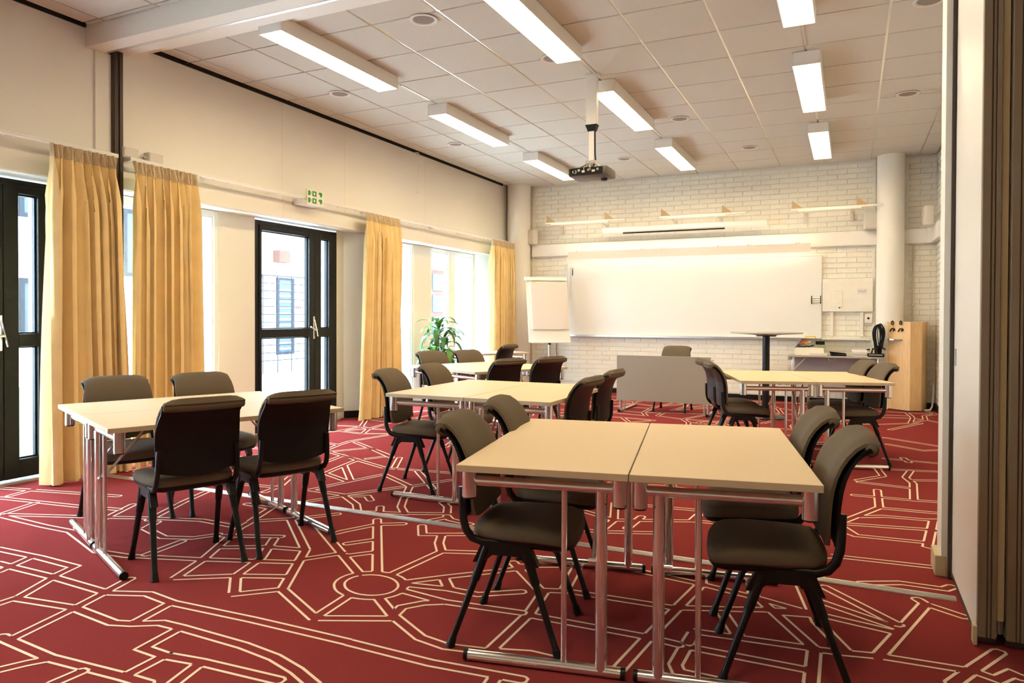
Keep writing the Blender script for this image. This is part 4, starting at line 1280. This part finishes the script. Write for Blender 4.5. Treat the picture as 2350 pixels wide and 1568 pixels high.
def chair_proto():
    t = thing('conference_chair', 'x', 'chair')
    hw = lambda s: .176 + .016 * math.sin(min(1, s * 1.25) * PI) + .010 * max(0, s - .75) * 4
    sheet(PROF, -.006, .026, hw, .020, .030).build('backrest', 'chair_fabric', t, 60)
    roll = PROF[-4:]
    pr_ = [(x - .001, z) for x, z in PROF[-5:]] + [(-.300, .806), (-.292, .798), (-.276, .800), (-.255, .802)]
    MB().tube([(-.277 + .020 * (t_ * t_), t_ * .188, .812) for t_ in (-1, -.97, -.8, -.5, 0, .5, .8, .97, 1)], [.012, .020, .022, .023, .023, .023, .022, .020, .012], 14).build('top_roll', 'chair_fabric', t, 60)
    shell = [(x - .010, z) for x, z in PROF[:-2]]
    hw2 = lambda s: hw(s) + .007
    sheet(shell, -.022, .004, hw2, .020, .026).build('back_shell', 'black_plastic', t, 60)
    # seat pad
    out = []
    pts = [(.255, .0), (.252, .10), (.235, .175), (.20, .205), (.12, .212), (0, .205), (-.09, .190), (-.128, .165), (-.140, .10), (-.142, 0)]
    ring = [(x, y) for x, y in pts] + [(x, -y) for x, y in pts[-2:0:-1]]
    def seat(scale_z):
        m = MB(); vs = []; fs = []; n = len(ring)
        for sc, z in scale_z:
            for x, y in ring:
                xx = .056 + (x - .056) * sc; yy = y * sc
                dz = -.022 * max(0, (xx - .12) / .135) ** 2 + .010 * (yy / .2) ** 2 * 0
                vs.append((xx, yy, z + dz))
        L = len(scale_z)
        for i in range(L - 1):
            for k in range(n):
                a = i * n + k; b = i * n + (k + 1) % n
                fs.append((a, b, b + n, a + n))
        fs.append(tuple(range(n - 1, -1, -1))); fs.append(tuple(range((L - 1) * n, L * n)))
        return m.add(vs, fs)
    seat([(.93, .412), (.985, .415), (1.0, .425), (1.0, .440), (.985, .452), (.95, .459), (.80, .463), (.5, .462)]).build('seat', 'chair_fabric', t, 60)
    seat([(.55, .382), (.90, .388), (.975, .400), (.985, .416)]).build('seat_shell', 'black_plastic', t, 60)
    for s in (-1, 1):
        y = s * .188
        MB().tube([(.02, s * .185, .398), (-.09, s * .188, .400), (-.128, s * .190, .412), (-.152, s * .190, .440), (-.164, s * .188, .480), (-.168, s * .186, .530), (-.170, s * .182, .60)], .0125, 10, flat=1.25).build('back_bar', 'black_steel', t, 60)
        h_ = MB().prism([(-.122, .325), (-.085, .405), (.092, .405), (.130, .325), (.085, .330), (.055, .358), (-.045, .358), (-.078, .330)], -.016, .016)
        h_.v = [(a, s * .187 + c, b) for a, b, c in h_.v]
        h_.build('leg_bracket', 'black_plastic', t)
        for d in (-1, 1):
            top = Vector((d * .072 + .003, s * .187, .385)); bot = Vector((d * .203, s * .209, .016))
            l = MB().tube([top, bot], [.0140, .0118], 12, flat=1.15).build('leg', 'black_steel', t, 40)
            mid = top.lerp(bot, .34)
            MB().tube([top, mid], [.0190, .0165], 12, flat=1.1).build('sleeve', 'black_plastic', l, 40)
            v = (bot - top).normalized()
            MB().tube([bot - v * .022, bot - v * .003, (bot.x + v.x * .014, bot.y + v.y * .014, .001)], [.0145, .0160, .0185], 12).build('foot_cap', 'black_plastic', l, 40)
    MB().tube([(0, -.18, .378), (0, .18, .378)], .011, 8).build('cross_tube', 'black_steel', t, 40)
    return t
cp = chair_proto(); cused = [0]
def put_chair(cx, cy, ang, lab, grp):
    o = cp if not cused[0] else dup(cp)
    cused[0] = 1
    o.location = (cx, cy, 0); o.rotation_euler = (0, 0, math.radians(ang))
    o['label'] = 'brown-grey padded chair ' + lab; o['group'] = grp
def at_table(T, lx, ly, da, lab, grp):
    a = math.radians(T[2])
    put_chair(T[0] + lx * math.cos(a) - ly * math.sin(a), T[1] + lx * math.sin(a) + ly * math.cos(a), T[2] + (0 if lx < 0 else 180) + da, lab, grp)
GA = 'chairs at the table pair nearest the camera'; GB = 'chairs at the mid-room table pair'; GC = 'chairs at the table pair before the lectern'
GD = 'chairs at the table pair by the near door'; GE = 'chairs at the table pair before the plant'
put_chair(-1.186, 2.575, 10.3, 'left of the nearest tables, closer to the camera', GA)
put_chair(-1.285, 3.162, 11.0, 'left of the nearest tables, farther from the camera', GA)
put_chair(-.22, 2.725, 190.0, 'right of the nearest tables, closer to the camera', GA)
put_chair(-.346, 3.30, 191.0, 'right of the nearest tables, farther from the camera', GA)
put_chair(-3.03, 2.58, 156.7, 'showing its black back at the near door tables, left one', GD)
put_chair(-2.83, 3.03, 156.8, 'showing its black back at the near door tables, right one', GD)
put_chair(-4.02, 2.97, -23.3, 'on the window side of the near door tables, left one', GD)
put_chair(-3.78, 3.43, -22.0, 'on the window side of the near door tables, right one', GD)
put_chair(-2.846, 4.436, 8.8, 'left of the mid-room tables, closer to the camera', GB)
put_chair(-2.88, 5.09, 3, 'left of the mid-room tables, farther from the camera', GB)
put_chair(-1.79, 4.50, 180, 'right of the mid-room tables showing its back, closer one', GB)
put_chair(-1.845, 5.19, 181, 'right of the mid-room tables showing its back, farther one', GB)
put_chair(-.896, 6.615, 18.7, 'left of the tables before the lectern, closer one', GC)
put_chair(-1.047, 7.052, 21, 'left of the tables before the lectern, farther one', GC)
put_chair(.047, 6.90, 198, 'right of the tables before the lectern, closer one', GC)
put_chair(-.099, 7.34, 199, 'right of the tables before the lectern, farther one', GC)
put_chair(-4.07, 6.85, -24, 'window side of the tables before the plant, left one', GE)
put_chair(-3.85, 7.31, -22.5, 'window side of the tables before the plant, right one', GE)
put_chair(-3.13, 6.21, 156, 'showing its back before the plant tables, left one', GE)
put_chair(-2.90, 6.69, 155.4, 'showing its back before the plant tables, right one', GE)
put_chair(-4.64, 9.27, 172, 'showing its back at the far single table', 'single chairs')
put_chair(-2.14, 9.56, -91, 'behind the upright-tipped presenter table', 'single chairs')

# ================================================================ potted plant
pt = thing('potted_plant', 'bushy green corn plant with arching leaves in a pot at the far windows', 'plant', (-5.13, 8.50, 0))
MB().lathe([(.15, 0), (.165, .02), (.19, .36), (.195, .38), (.18, .38), (.17, .33)], 0, 0, 28).build('pot', 'pot_white', pt, 40)
MB().lathe([(.001, .33), (.172, .33), (.172, .335), (.001, .345)], 0, 0, 24).build('soil', 'soil', pt)
rn = random.Random(21)
crowns = []
for (dx, dy, hh) in ((0, 0, 1.12), (.05, .06, .92), (-.05, -.07, .76), (.06, -.05, .60), (-.03, .08, .70)):
    MB().tube([(dx * .6, dy * .6, .33), (dx * .9, dy * .9, hh * .6), (dx, dy, hh)], [.022, .019, .014], 8).build('stem', 'plant_stem', pt, 60)
    crowns.append((dx, dy, hh))
def leaf(base, ang, L, up, droop, w, mname):
    N = 9
    m = MB()
    vs = []; dirx, diry = math.cos(ang), math.sin(ang)
    px, pz = 0, 0
    el = up
    pts = []
    for i in range(N):
        s = i / (N - 1)
        pts.append((px, pz, w * (math.sin(PI * min(1, s * .92 + .06)) ** .8) + .002, el))
        px += L / (N - 1) * math.cos(el); pz += L / (N - 1) * math.sin(el)
        el -= droop / (N - 1)
    fr = []; bk = []
    for (r, z, ww, e_) in pts:
        rf = []; rk = []
        for k in (-1, 0, 1):
            lift = .25 * ww * abs(k)
            x = base[0] + dirx * r - diry * ww * k; y = base[1] + diry * r + dirx * ww * k; zz = base[2] + z + lift
            rf.append((x, y, zz)); rk.append((x, y, zz - .0012))
        fr.append(rf); bk.append(rk)
    return m.grid_solid(fr, bk).build('leaf', mname, pt, 80)
for ci, (dx, dy, hh) in enumerate(crowns):
    for k in range(17):
        ang = k * 2.4 + ci
        s = k / 16
        leaf((dx, dy, hh - .16 * s), ang, rn.uniform(.34, .54) * (.74 if math.cos(ang) < -.2 else 1), rn.uniform(.5, 1.25) * (1 - .4 * s) + .1, rn.uniform(1.6, 2.9), rn.uniform(.028, .042), 'leaf' if rn.random() < .65 else 'leaf_light')
